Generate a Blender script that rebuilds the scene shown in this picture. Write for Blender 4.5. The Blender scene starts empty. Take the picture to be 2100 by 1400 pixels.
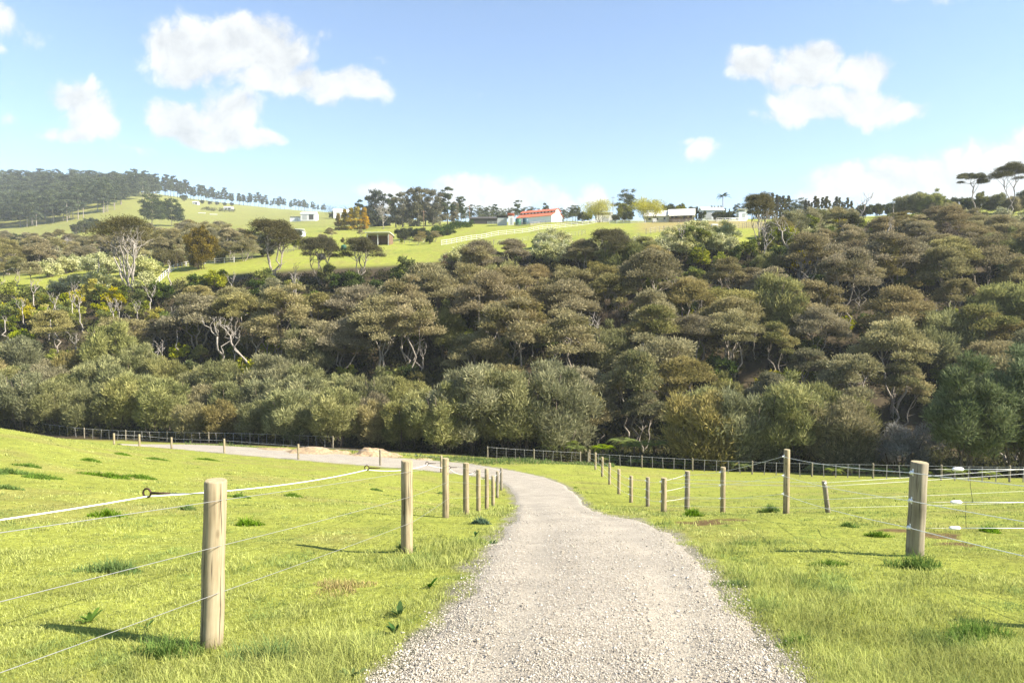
import bpy, math, random
import numpy as np
from mathutils import Vector, Matrix

R_ = math.radians
random.seed(7)
NR = np.random.default_rng(11)
sc = bpy.context.scene
COL = sc.collection

# ------------------------------------------------------------------ camera geometry
F = 1400.0; CX = 1050.0; CY = 700.0; EYE = 1.6
PITCH = -math.atan(50.0 / 1400.0)
SP, CP = math.sin(PITCH), math.cos(PITCH)

def direction(u, v):
    dx = (np.asarray(u, float) - CX) / F
    dy = (CY - np.asarray(v, float)) / F
    return dx, CP - dy * SP, SP + dy * CP

def proj(x, y, z):
    zc = y * CP + (z - EYE) * SP
    yc = -y * SP + (z - EYE) * CP
    return CX + F * x / zc, CY - F * yc / zc

# ------------------------------------------------------------------ numpy noise
def _hash(ix, iy, s):
    n = (ix.astype(np.int64) * 374761393 + iy.astype(np.int64) * 668265263 + s * 974711) & 0x7fffffff
    n = ((n ^ (n >> 13)) * 1274126177) & 0x7fffffff
    return ((n ^ (n >> 16)) & 0xffff) / 65535.0

def vnoise(x, y, s=0):
    x = np.asarray(x, float); y = np.asarray(y, float)
    ix = np.floor(x); iy = np.floor(y); fx = x - ix; fy = y - iy
    fx = fx * fx * (3 - 2 * fx); fy = fy * fy * (3 - 2 * fy)
    a = _hash(ix, iy, s); b = _hash(ix + 1, iy, s); c = _hash(ix, iy + 1, s); d = _hash(ix + 1, iy + 1, s)
    return (a * (1 - fx) + b * fx) * (1 - fy) + (c * (1 - fx) + d * fx) * fy

def fbm(x, y, s=0, o=4):
    t = 0; a = .5; n = 0
    for k in range(o):
        t = t + a * vnoise(x, y, s + k * 17); n += a; a *= .5; x = x * 2.03; y = y * 2.03
    return t / n

def sstep(a, b, x):
    t = np.clip((np.asarray(x, float) - a) / (b - a), 0, 1)
    return t * t * (3 - 2 * t)

# ------------------------------------------------------------------ terrain: rows of the ground by distance, along lines of sight
PROF = {
 -500: [(9,1110),(15,985),(22,915),(30,868),(40,838),(52,850),(65,862),(80,872),(90,880),(100,850),(110,790),(125,690),(140,610),(165,580),(200,560),(260,520),(400,490),(500,483),(600,468),(750,412),(900,385),(1100,375),(1600,420)],
 0:    [(9,1125),(15,1010),(22,950),(30,905),(40,873),(52,880),(65,886),(80,892),(90,895),(100,850),(110,780),(125,675),(140,600),(165,576),(200,556),(260,520),(400,492),(500,482),(600,466),(750,418),(900,388),(1100,376),(1600,420)],
 250:  [(9,1135),(15,1035),(22,985),(30,952),(40,930),(52,919),(65,912),(75,909),(82,908),(90,905),(100,845),(110,770),(125,670),(140,597),(165,556),(200,540),(260,518),(400,480),(500,458),(560,440),(650,414),(760,398),(900,388),(1200,386),(1700,420)],
 500:  [(9,1140),(15,1045),(22,1005),(30,978),(40,957),(52,944),(60,931),(68,920),(80,910),(90,905),(100,840),(110,760),(125,655),(140,572),(165,538),(220,513),(260,500),(400,478),(600,456),(800,434),(1000,424),(1150,421),(1600,440)],
 750:  [(9,1145),(15,1055),(22,1025),(30,1005),(40,980),(52,958),(60,943),(68,930),(80,918),(90,910),(100,838),(110,755),(125,650),(140,562),(170,528),(220,500),(260,490),(350,470),(500,455),(700,441),(900,437),(1600,450)],
 900:  [(9,1146),(15,1060),(22,1045),(30,1030),(40,1000),(52,966),(60,950),(68,938),(80,926),(90,916),(100,835),(110,750),(125,645),(140,552),(170,519),(220,498),(260,484),(300,468),(340,462),(400,459),(600,456),(1600,460)],
 1050: [(9,1146),(15,1060),(22,1047),(30,1036),(40,1003),(52,965),(58,945),(62,937),(72,946),(85,936),(92,916),(100,832),(110,745),(125,640),(140,533),(170,503),(220,484),(260,470),(300,459),(340,456),(400,456),(600,456),(1600,460)],
 1200: [(9,1146),(15,1061),(22,1048),(30,1037),(40,1000),(52,966),(60,953),(72,952),(85,944),(92,918),(100,832),(110,745),(125,630),(140,515),(170,491),(220,475),(260,463),(290,457),(340,455),(600,456),(1600,460)],
 1400: [(9,1145),(15,1060),(22,1047),(30,1036),(40,1007),(52,985),(62,972),(70,964),(85,956),(92,920),(100,832),(110,742),(125,612),(140,495),(155,482),(180,474),(220,464),(260,456),(280,453),(340,452),(600,455),(1600,460)],
 1600: [(9,1144),(13.5,1062),(22,1046),(30,1030),(40,1010),(52,990),(62,976),(75,965),(85,958),(92,922),(100,835),(110,745),(125,618),(140,502),(155,482),(180,470),(220,462),(280,452),(340,451),(600,455),(1600,460)],
 1800: [(9,1141),(15,1058),(22,1040),(30,1022),(40,1004),(52,990),(58,980),(66,972),(80,962),(90,930),(100,835),(110,745),(125,632),(140,545),(160,490),(180,468),(220,452),(260,446),(340,444),(600,452),(1600,460)],
 2100: [(9,1141),(15,1056),(22,1036),(30,1018),(40,1003),(48,993),(56,985),(75,970),(88,938),(100,840),(110,750),(125,640),(140,560),(160,500),(180,470),(220,440),(260,424),(340,414),(450,420),(1600,460)],
 2600: [(9,1140),(15,1050),(22,1028),(30,1010),(40,995),(56,978),(75,966),(88,940),(100,840),(110,750),(125,645),(140,570),(160,505),(180,470),(220,440),(260,424),(340,414),(450,420),(1600,460)],
}
US = sorted(PROF)
LR0, LR1, NLR = math.log(1.0), math.log(2600.0), 460
lY = np.linspace(LR0, LR1, NLR)
colE = []
for u in US:
    pts = [(1.0, 898 + 2240/1.0), (2, 898 + 2240/2), (3, 898 + 2240/3.), (5, 898 + 2240/5.)] + PROF[u]
    ys = np.log([p[0] for p in pts]); ee = []
    for p in pts:
        _, b, c = direction(CX, p[1]); ee.append(float(c / b) * p[0])
    yy = np.exp(lY)
    # interpolate height over distance
    colE.append(np.interp(yy, np.exp(ys), ee) + EYE)
colE = np.array(colE)                                   # columns x distance -> z
A_GRID = np.linspace(-1.15, 1.15, 461)
acol = (np.array(US) - CX) / F / CP
ZG = np.array([np.interp(A_GRID, acol, colE[:, j]) for j in range(NLR)]).T   # a x logY
def _blur(a, axis, s):
    r = int(3 * s); k = np.exp(-.5 * (np.arange(-r, r + 1) / s) ** 2); k /= k.sum()
    pad = [(0, 0), (0, 0)]; pad[axis] = (r, r)
    p = np.pad(a, pad, mode='edge')
    return np.apply_along_axis(lambda m: np.convolve(m, k, 'valid'), axis, p)
ZG = _blur(_blur(ZG, 0, 9), 1, 2.2)

def H(x, y):
    x = np.asarray(x, float); y = np.asarray(y, float)
    x, y = np.broadcast_arrays(x, y)
    yc = np.maximum(y, 1.0)
    a = np.clip(x / yc, -1.14, 1.14)
    r = np.sqrt(x * x + y * y)
    ye = np.maximum(r * np.cos(np.arctan(a)), 1.0)
    ye = np.where(np.abs(x / yc) <= 1.14, yc, ye)
    fi = (a + 1.15) / 2.3 * 460
    fj = np.clip((np.log(ye) - LR0) / (LR1 - LR0) * (NLR - 1), 0, NLR - 1.001)
    i = np.clip(fi.astype(int), 0, 459); j = fj.astype(int)
    di = fi - i; dj = fj - j
    z = (ZG[i, j] * (1 - di) + ZG[i + 1, j] * di) * (1 - dj) + (ZG[i, j + 1] * (1 - di) + ZG[i + 1, j + 1] * di) * dj
    plane = np.maximum(-0.177 * y, -15.0)
    phi = np.abs(np.arctan2(x, y))
    w = sstep(R_(49), R_(80), phi)
    w = np.maximum(w, sstep(3.0, 1.2, y))
    z = z * (1 - w) + plane * w
    near = sstep(60, 10, r)
    z = z + (fbm(x * .9, y * .9, 3, 3) - .5) * .10 * near + (fbm(x * .25, y * .25, 5, 2) - .5) * .12 * near
    z = z + (fbm(x * .05, y * .05, 9, 3) - .5) * 1.6 * sstep(90, 200, r)
    return z

def hit(u, v, ymin=1.5, ymax=1500):
    """first ground point along the line of sight of a picture position"""
    dx, dyy, dz = direction(u, v)
    ys = np.exp(np.linspace(math.log(ymin), math.log(ymax), 1600))
    t = ys / dyy
    zr = EYE + t * dz
    g = H(t * dx, ys)
    below = np.nonzero(zr <= g)[0]
    k = below[0] if len(below) else len(ys) - 1
    y = ys[k]
    if k > 0 and len(below):
        d0 = zr[k-1] - g[k-1]; d1 = zr[k] - g[k]
        y = ys[k-1] + (ys[k] - ys[k-1]) * d0 / (d0 - d1 + 1e-9)
    x = y / dyy * dx
    return float(x), float(y), float(H(x, y))

def at(u, Y, v=800):
    """ground point in picture column u at distance Y"""
    z = 0.
    for _ in range(3):
        dx, dyy, _z = direction(u, v)
        x = Y / dyy * dx; z = float(H(x, Y)); v = float(proj(x, Y, z)[1])
    return float(x), float(Y), z

# ------------------------------------------------------------------ materials
def mat(name):
    m = bpy.data.materials.new(name); m.use_nodes = True
    nt = m.node_tree; nt.nodes.clear()
    out = nt.nodes.new('ShaderNodeOutputMaterial')
    return m, nt, out

def N(nt, typ, **kw):
    n = nt.nodes.new('ShaderNode' + typ)
    ins = kw.pop('ins', {})
    for k, v in kw.items(): setattr(n, k, v)
    for k, v in ins.items():
        if isinstance(v, bpy.types.NodeSocket): nt.links.new(v, n.inputs[k])
        else: n.inputs[k].default_value = v
    return n

def mathn(nt, op, a, b=None, clamp=False):
    n = nt.nodes.new('ShaderNodeMath'); n.operation = op; n.use_clamp = clamp
    for k, v in enumerate((a, b)):
        if v is None: continue
        if isinstance(v, bpy.types.NodeSocket): nt.links.new(v, n.inputs[k])
        else: n.inputs[k].default_value = v
    return n.outputs[0]

def mixc(nt, f, a, b, mode='MIX'):
    n = nt.nodes.new('ShaderNodeMix'); n.data_type = 'RGBA'; n.blend_type = mode
    for k, v in ((0, f), (6, a), (7, b)):
        if isinstance(v, bpy.types.NodeSocket): nt.links.new(v, n.inputs[k])
        else: n.inputs[k].default_value = v if k == 0 else (tuple(v) + (1,))[:4]
    return n.outputs[2]

def ramp(nt, f, stops):
    n = nt.nodes.new('ShaderNodeValToRGB'); nt.links.new(f, n.inputs[0])
    e = n.color_ramp.elements
    while len(e) < len(stops): e.new(.5)
    for k, (p, c) in enumerate(stops):
        e[k].position = p; e[k].color = (tuple(c) + (1,))[:4] if not isinstance(c, (int, float)) else (c, c, c, 1)
    return n.outputs[0]

def simple(name, c, rough=.6, metal=0., noise=0., scale=3., spec=.4):
    m, nt, out = mat(name)
    b = N(nt, 'BsdfPrincipled', ins={'Roughness': rough, 'Metallic': metal, 'Specular IOR Level': spec})
    if noise:
        tc = N(nt, 'TexCoord'); nz = N(nt, 'TexNoise', ins={'Vector': tc.outputs['Object'], 'Scale': scale, 'Detail': 5.})
        f = ramp(nt, nz.outputs[0], [(.3, 1 - noise), (.7, 1 + noise)])
        c2 = mixc(nt, 1., c, f, 'MULTIPLY')
        nt.links.new(c2, b.inputs['Base Color'])
    else: b.inputs['Base Color'].default_value = tuple(c) + (1,)
    nt.links.new(b.outputs[0], out.inputs[0])
    return m

def foliage(name, trans=.3, var=.22, hue=.02, gloss=0.):
    """colour comes from each leaf's own attribute; every plant is shifted a little as a whole"""
    m, nt, out = mat(name)
    at_ = N(nt, 'Attribute', attribute_name='Col')
    oi = N(nt, 'ObjectInfo')
    r = oi.outputs['Random']
    val = mathn(nt, 'ADD', mathn(nt, 'MULTIPLY', r, 2 * var), 1 - var)
    r2 = mathn(nt, 'FRACT', mathn(nt, 'MULTIPLY', r, 17.31))
    hu = mathn(nt, 'ADD', mathn(nt, 'MULTIPLY', r2, 2 * hue), .5 - hue)
    r3 = mathn(nt, 'FRACT', mathn(nt, 'MULTIPLY', r, 41.7))
    sa = mathn(nt, 'ADD', mathn(nt, 'MULTIPLY', r3, .4), .8)
    h = N(nt, 'HueSaturation', ins={'Color': at_.outputs[0], 'Hue': hu, 'Saturation': sa, 'Value': val})
    d = N(nt, 'BsdfDiffuse', ins={'Color': h.outputs[0]})
    t = N(nt, 'BsdfTranslucent', ins={'Color': h.outputs[0]})
    mx = N(nt, 'MixShader', ins={0: trans, 1: d.outputs[0], 2: t.outputs[0]})
    if gloss:
        g = N(nt, 'BsdfGlossy', ins={'Color': (1, 1, 1, 1), 'Roughness': .42})
        mx = N(nt, 'MixShader', ins={0: gloss, 1: mx.outputs[0], 2: g.outputs[0]})
    nt.links.new(mx.outputs[0], out.inputs[0])
    return m

M = {}
M['leaf'] = foliage('tree_foliage', .34, .21, .011)
M['grass'] = foliage('grass_blades', .42, .0, .0)
M['pale_leaf'] = foliage('pale_foliage', .25, .12, .012)

def bark(name, a, b, sc_=2.):
    m, nt, out = mat(name)
    tc = N(nt, 'TexCoord')
    mp = N(nt, 'Mapping', ins={'Vector': tc.outputs['Object'], 'Scale': (6, 6, 1.2)})
    nz = N(nt, 'TexNoise', ins={'Vector': mp.outputs[0], 'Scale': sc_, 'Detail': 6.})
    c = ramp(nt, nz.outputs[0], [(.3, a), (.7, b)])
    bs = N(nt, 'BsdfPrincipled', ins={'Base Color': c, 'Roughness': .85, 'Specular IOR Level': .2})
    nt.links.new(bs.outputs[0], out.inputs[0]); return m
M['bark'] = bark('weathered_bark', (.17, .14, .115), (.40, .355, .30))
M['dark_bark'] = bark('dark_bark', (.05, .04, .03), (.17, .135, .10))
M['dead'] = bark('bleached_wood', (.20, .175, .15), (.40, .365, .325))

def wood_post(name, lo, mid, hi):
    m, nt, out = mat(name)
    tc = N(nt, 'TexCoord'); oi = N(nt, 'ObjectInfo')
    off = N(nt, 'VectorMath', operation='SCALE', ins={0: (3., 5., 7.), 'Scale': oi.outputs['Random']})
    pv = N(nt, 'VectorMath', operation='ADD', ins={0: tc.outputs['Object'], 1: off.outputs[0]})
    mp = N(nt, 'Mapping', ins={'Vector': pv.outputs[0], 'Scale': (26, 26, 1.3)})
    nz = N(nt, 'TexNoise', ins={'Vector': mp.outputs[0], 'Scale': 1.6, 'Detail': 7., 'Roughness': .62})
    nb = N(nt, 'TexNoise', ins={'Vector': pv.outputs[0], 'Scale': 3.2, 'Detail': 3.})
    kn = N(nt, 'TexVoronoi', ins={'Vector': N(nt, 'Mapping', ins={'Vector': pv.outputs[0], 'Scale': (7, 7, 3.2)}).outputs[0], 'Scale': 1.})
    g = mathn(nt, 'ADD', mathn(nt, 'MULTIPLY', nz.outputs[0], .62), mathn(nt, 'MULTIPLY', nb.outputs[0], .38))
    c = ramp(nt, g, [(.30, lo), (.46, mid), (.66, hi)])
    kf = ramp(nt, kn.outputs['Distance'], [(.03, 1.), (.16, 0.)])
    c = mixc(nt, mathn(nt, 'MULTIPLY', kf, .75), c, (lo[0] * .55, lo[1] * .5, lo[2] * .45))
    ck = N(nt, 'TexNoise', ins={'Vector': N(nt, 'Mapping', ins={'Vector': pv.outputs[0], 'Scale': (60, 60, 1.0)}).outputs[0], 'Scale': 1., 'Detail': 3.})
    c = mixc(nt, ramp(nt, ck.outputs[0], [(.61, 0.), (.66, .8)]), c, (.035, .027, .018))
    # soil and damp at the foot
    sx = N(nt, 'SeparateXYZ', ins={0: tc.outputs['Object']})
    ft = mathn(nt, 'ADD', sx.outputs['Z'], mathn(nt, 'MULTIPLY', nz.outputs[0], .22))
    c = mixc(nt, ramp(nt, ft, [(.12, .6), (.26, 0.)]), c, (.10, .085, .05))
    bmp = N(nt, 'Bump', ins={'Height': g, 'Strength': .5, 'Distance': .006})
    bs = N(nt, 'BsdfPrincipled', ins={'Base Color': c, 'Roughness': .82, 'Specular IOR Level': .25, 'Normal': bmp.outputs[0]})
    nt.links.new(bs.outputs[0], out.inputs[0]); return m
M['post'] = wood_post('treated_pine_post', (.14, .108, .064), (.285, .23, .14), (.41, .345, .225))
M['grey_post'] = wood_post('weathered_post', (.11, .094, .068), (.215, .185, .135), (.33, .29, .215))
M['batten'] = simple('grey_batten', (.20, .19, .175), .85, noise=.3)
M['cut_end'] = simple('post_end_grain', (.34, .28, .16), .85, noise=.25, scale=30)
M['rope'] = simple('white_fence_rope', (.80, .80, .80), .5)
M['wire'] = simple('galvanised_wire', (.42, .42, .41), .4, .5)
M['poly'] = simple('white_insulator', (.82, .82, .82), .35)
M['rust'] = simple('rusty_steel', (.075, .045, .03), .8, .3, noise=.4, scale=40)
M['lead'] = simple('black_lead_wire', (.05, .05, .05), .6)
M['white'] = simple('white_paint', (.66, .66, .65), .55, noise=.05)
M['rail'] = simple('white_rail_paint', (.60, .59, .57), .6, noise=.1)
M['grey_rail'] = simple('grey_timber_rail', (.26, .23, .20), .8, noise=.3)
M['clad'] = simple('pale_cladding', (.74, .77, .81), .5, noise=.04)
M['red'] = simple('red_roof_paint', (.62, .145, .07), .5, noise=.08)
M['cream'] = simple('cream_roof', (.62, .61, .53), .5, noise=.08)
M['glass'] = simple('dark_window_glass', (.03, .035, .04), .08)
M['grey'] = simple('grey_metal', (.42, .43, .43), .5, .2)
M['dark'] = simple('dark_interior', (.05, .045, .04), .9)
M['brown'] = simple('brown_timber', (.16, .10, .06), .8, noise=.2)
M['green_tank'] = simple('green_tank_plastic', (.035, .13, .085), .5)
M['teal'] = simple('teal_tank_plastic', (.05, .10, .13), .5)
M['black'] = simple('black_plastic', (.018, .018, .02), .5)
M['sawdust'] = simple('sawdust', (.30, .215, .125), .95, noise=.35, scale=5)

# ------------------------------------------------------------------ mesh helpers
def link(o, parent=None):
    COL.objects.link(o)
    if parent is not None: o.parent = parent
    return o

def mesh_np(name, V, Fq, m, col=None, smooth=False):
    """V (n,3), Fq (k, 3 or 4) index array -> mesh data"""
    V = np.asarray(V, np.float32); Fq = np.asarray(Fq, np.int32)
    me = bpy.data.meshes.new(name)
    k, s = Fq.shape
    me.vertices.add(len(V)); me.vertices.foreach_set('co', V.ravel())
    me.loops.add(k * s); me.loops.foreach_set('vertex_index', Fq.ravel())
    me.polygons.add(k)
    me.polygons.foreach_set('loop_start', np.arange(0, k * s, s, dtype=np.int32))
    me.polygons.foreach_set('loop_total', np.full(k, s, np.int32))
    if smooth: me.polygons.foreach_set('use_smooth', np.ones(k, bool))
    me.update(calc_edges=True)
    if col is not None:
        a = me.color_attributes.new('Col', 'FLOAT_COLOR', 'POINT')
        c = np.ones((len(V), 4), np.float32); c[:, :3] = col
        a.data.foreach_set('color', c.ravel())
    if m is not None: me.materials.append(m)
    return me

class MB:
    """collects boxes, tubes and lathes into ONE mesh"""
    def __init__(s): s.v = []; s.f = []; s.sm = []
    def add(s, vs, fs, smooth=False):
        b = len(s.v); s.v += [tuple(p) for p in vs]
        s.f += [tuple(b + i for i in f) for f in fs]; s.sm += [smooth] * len(fs); return s
    def box(s, c, d, rz=0., mtx=None):
        x, y, z = (q / 2 for q in d)
        P = [Vector((i * x, j * y, k * z)) for k in (-1, 1) for j in (-1, 1) for i in (-1, 1)]
        rot = Matrix.Rotation(rz, 3, 'Z') if mtx is None else mtx
        P = [rot @ p + Vector(c) for p in P]
        return s.add(P, [(0,2,3,1),(4,5,7,6),(0,1,5,4),(2,6,7,3),(0,4,6,2),(1,3,7,5)])
    def beam(s, a, b, w, h):
        a = Vector(a); b = Vector(b); d = (b - a); L = d.length
        if L < 1e-6: return s
        x = d.normalized(); z = Vector((0,0,1)); y = z.cross(x)
        if y.length < 1e-4: y = Vector((0,1,0))
        y.normalize(); z = x.cross(y)
        m = Matrix((x, y, z)).transposed()
        return s.box((a + b) / 2, (L, w, h), mtx=m)
    def tube(s, pts, rad, n=6, cap=True):
        pts = [Vector(p) for p in pts]; k = len(pts)
        if isinstance(rad, (int, float)): rad = [rad] * k
        V = []; up = Vector((0, 0, 1))
        d0 = (pts[1] - pts[0]).normalized()
        a = d0.orthogonal().normalized() if abs(d0.z) > .9 else d0.cross(up).normalized()
        for i in range(k):
            d = (pts[min(i+1, k-1)] - pts[max(i-1, 0)]).normalized()
            a = (a - d * a.dot(d)); a = a.normalized() if a.length > 1e-6 else d.orthogonal().normalized()
            b = d.cross(a)
            for q in range(n):
                t = 2 * math.pi * q / n
                V.append(pts[i] + (a * math.cos(t) + b * math.sin(t)) * rad[i])
        Fs = [(i*n+q, i*n+(q+1) % n, (i+1)*n+(q+1) % n, (i+1)*n+q) for i in range(k-1) for q in range(n)]
        s.add(V, Fs, True)
        if cap: 
            b = len(s.v) - len(V)
            s.f += [tuple(b + q for q in reversed(range(n))), tuple(b + (k-1)*n + q for q in range(n))]; s.sm += [False, False]
        return s
    def ring(s, c, ax, R, r, n=20, m=8):
        c = Vector(c); ax = Vector(ax).normalized(); a = ax.orthogonal().normalized(); b = ax.cross(a)
        V = []
        for i in range(n):
            t = 2*math.pi*i/n; d = a*math.cos(t)+b*math.sin(t)
            for j in range(m):
                p = 2*math.pi*j/m; V.append(c + d*(R + r*math.cos(p)) + ax*r*math.sin(p))
        return s.add(V, [(i*m+j, ((i+1)%n)*m+j, ((i+1)%n)*m+(j+1)%m, i*m+(j+1)%m) for i in range(n) for j in range(m)], True)
    def prism(s, poly, a, b):
        """poly in the (x,z) plane, from y=a to y=b"""
        n = len(poly)
        V = [(p[0], a, p[1]) for p in poly] + [(p[0], b, p[1]) for p in poly]
        return s.add(V, [tuple(range(n)), tuple(reversed(range(n, 2*n)))] + [(i+n, (i+1)%n+n, (i+1)%n, i) for i in range(n)])
    def data(s, name, m):
        me = bpy.data.meshes.new(name); me.from_pydata(s.v, [], s.f)
        me.polygons.foreach_set('use_smooth', s.sm); me.materials.append(m); me.update(); return me
    def build(s, name, m, parent=None, loc=(0,0,0)):
        o = bpy.data.objects.new(name, s.data(name, m)); o.location = loc
        return link(o, parent)

def tag(o, label=None, cat=None, group=None, kind=None):
    if label: o['label'] = label
    if cat: o['category'] = cat
    if group: o['group'] = group
    if kind: o['kind'] = kind
    return o

def empty(name, loc, rz=0., label=None, cat=None, group=None, scale=1.):
    o = bpy.data.objects.new(name, None); o.location = loc; o.rotation_euler = (0, 0, rz)
    o.empty_display_size = .3
    o.scale = (scale,) * 3
    link(o); return tag(o, label, cat, group)

def copy_tree(o, parent=None):
    c = o.copy(); COL.objects.link(c); c.parent = parent
    for ch in o.children: copy_tree(ch, c)
    return c

# ------------------------------------------------------------------ the drive's outline
RIGHT = [(1640,1400),(1570,1310),(1505,1222),(1442,1150),(1390,1098),(1345,1075),(1295,1064),(1246,1058),(1214,1044),(1196,1022),(1160,993),(1112,976),(1062,966),(1000,956),(930,947),(860,941),(780,937),(700,931),(620,925),(540,919),(460,914),(380,911),(300,911),(240,910)]
LEFT = [(752,1400),(826,1345),(888,1290),(945,1220),(984,1150),(1012,1110),(1046,1063),(1060,1040),(1052,1016),(1042,1001),(1028,990),(1000,981),(955,973),(900,967),(840,961),(760,955),(680,949),(600,942),(520,935),(440,928),(370,921),(300,915),(250,912)]
def ground_line(px):
    P = [hit(u, v)[:2] for u, v in px]
    d0 = np.array(P[0]) - np.array(P[1]); d0 = d0 / np.linalg.norm(d0)
    return P
Lp = ground_line(LEFT); Rp = ground_line(RIGHT)
# the drive runs on past the camera
Lp = [(-1.15, -6.0), (-1.2, 1.0)] + Lp
Rp = [(1.75, -6.0), (1.72, 1.0)] + Rp
def resample(P, n):
    P = np.array(P); d = np.r_[0, np.cumsum(np.linalg.norm(np.diff(P, axis=0), axis=1))]
    t = np.linspace(0, 1, n) ** 1.5 * d[-1]
    q = np.c_[np.interp(t, d, P[:, 0]), np.interp(t, d, P[:, 1])]
    return q
def smooth_line(q, s):
    r = int(3*s); k = np.exp(-.5*(np.arange(-r, r+1)/s)**2); k /= k.sum()
    o = q.copy()
    for c in range(2):
        p = np.pad(q[:, c], r, mode='edge'); o[:, c] = np.convolve(p, k, 'valid')
    o[0] = q[0]; o[-1] = q[-1]; return o
NRD = 420
# pair the two edges: walk both by matched control points
def pair_edges():
    keyL = [0, 1, 2, 6, 9, 12, 17, 21, len(Lp)-1]
    L = smooth_line(resample(Lp, NRD), 3); Rr = smooth_line(resample(Rp, NRD), 3)
    # for each left point choose the nearest right point, kept in order
    idx = []
    j = 0
    for p in L:
        d = np.hypot(Rr[j:, 0]-p[0], Rr[j:, 1]-p[1])
        w = min(len(d), 60)
        j = j + int(np.argmin(d[:w])); idx.append(j)
    idx = np.array(idx, float)
    k = np.ones(25)/25
    idx = np.convolve(np.pad(idx, 12, mode='edge'), k, 'valid')
    ii = np.clip(idx.astype(int), 0, NRD-2); fr = np.clip(idx-ii, 0, 1)[:, None]
    return L, Rr[ii]*(1-fr)+Rr[ii+1]*fr, Rr
RL, RRp, RRfull = pair_edges()
POLY = np.vstack([RL, RRfull[::-1]])

def seg_dist(px, py, P, closed=True):
    best = np.full(px.shape, 1e9)
    n = len(P)
    for i in range(0, n if closed else n-1):
        a = P[i]; b = P[(i+1) % n]
        d = b-a; L2 = d[0]**2+d[1]**2+1e-12
        t = np.clip(((px-a[0])*d[0]+(py-a[1])*d[1])/L2, 0, 1)
        best = np.minimum(best, (px-a[0]-t*d[0])**2+(py-a[1]-t*d[1])**2)
    return np.sqrt(best)
def inside(px, py, P):
    c = np.zeros(px.shape, bool); n = len(P)
    for i in range(n):
        x1, y1 = P[i]; x2, y2 = P[(i+1) % n]
        if y1 == y2: continue
        m = ((y1 > py) != (y2 > py)) & (px < (x2-x1)*(py-y1)/(y2-y1)+x1)
        c ^= m
    return c
PC = POLY[::3]
def road_sd(px, py):
    """metres outside (+) or inside (-) the drive"""
    px = np.asarray(px, float); py = np.asarray(py, float)
    out = np.full(px.shape, 50.0)
    m = (py > -7) & (py < 95) & (np.abs(px) < 70)
    if m.any():
        d = seg_dist(px[m], py[m], PC); i = inside(px[m], py[m], PC)
        out[m] = np.where(i, -d, d)
    return out

# ------------------------------------------------------------------ ground sheet
DIRT = [(1440,1070,.5,.22),(1500,1066,.45,.2),(1400,1070,.3,.15),(1915,1098,.4,.2),(1840,1088,.35,.15),(1960,1115,.25,.15)]
def ground_colour(x, y, z):
    n1 = fbm(x*.35, y*.35, 21, 4); n2 = fbm(x*.06, y*.06, 31, 3); n3 = fbm(x*1.7, y*1.7, 41, 3)
    g = np.stack([.24+0*x, .258+0*x, .046+0*x], -1)
    dry = np.stack([.235+0*x, .205+0*x, .065+0*x], -1)
    lush = np.stack([.075+0*x, .135+0*x, .026+0*x], -1)
    w = sstep(.5, .75, n1)[..., None]*.55
    c = g*(1-w)+dry*w
    w = sstep(.55, .8, n3*.5+n2*.5)[..., None]*.5
    c = c*(1-w)+lush*w
    r = np.hypot(x, y)
    u, v = proj(x, np.maximum(y, .5), z)
    # dry hay-coloured lawn in front of the far house
    w = (sstep(170, 205, y)*sstep(275, 262, y)*sstep(1290, 1330, u)*sstep(1640, 1560, u))[..., None]*.8
    c = c*(1-w)+np.array([.26, .205, .085])*w
    far = sstep(320, 600, r)[..., None]*.6
    c = c*(1-far)+np.array([.175, .172, .058])*far
    # rough scrubby ground below the far left pasture
    w = (sstep(560, 500, u)*sstep(168, 180, y)*sstep(400, 330, y))[..., None]*.8
    c = c*(1-w)+np.array([.085, .085, .036])*(.6+.8*n3[..., None])*w
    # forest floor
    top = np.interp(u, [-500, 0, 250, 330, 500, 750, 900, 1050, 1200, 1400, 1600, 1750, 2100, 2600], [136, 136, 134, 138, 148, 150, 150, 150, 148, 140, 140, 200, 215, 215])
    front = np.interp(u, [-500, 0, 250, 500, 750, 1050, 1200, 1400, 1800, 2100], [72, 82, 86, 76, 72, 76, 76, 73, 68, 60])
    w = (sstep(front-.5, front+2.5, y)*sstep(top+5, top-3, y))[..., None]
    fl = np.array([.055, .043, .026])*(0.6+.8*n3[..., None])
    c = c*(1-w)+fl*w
    # gravel creeping into the verge
    sd = road_sd(x, y)
    w = sstep(.28, -.05, sd+(n3-.5)*.7)[..., None]*.85
    c = c*(1-w)+np.array([.20, .18, .15])*w
    for (pu, pv, ra, rb) in DIRT:
        hx, hy, _ = hit(pu, pv)
        d = np.hypot((x-hx)/ra, (y-hy)/(rb*2.6))
        w = sstep(1.05, .55, d+(n3-.5)*2.2)[..., None]*.9
        c = c*(1-w)+np.array([.12, .07, .035])*w
    return c
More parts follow.
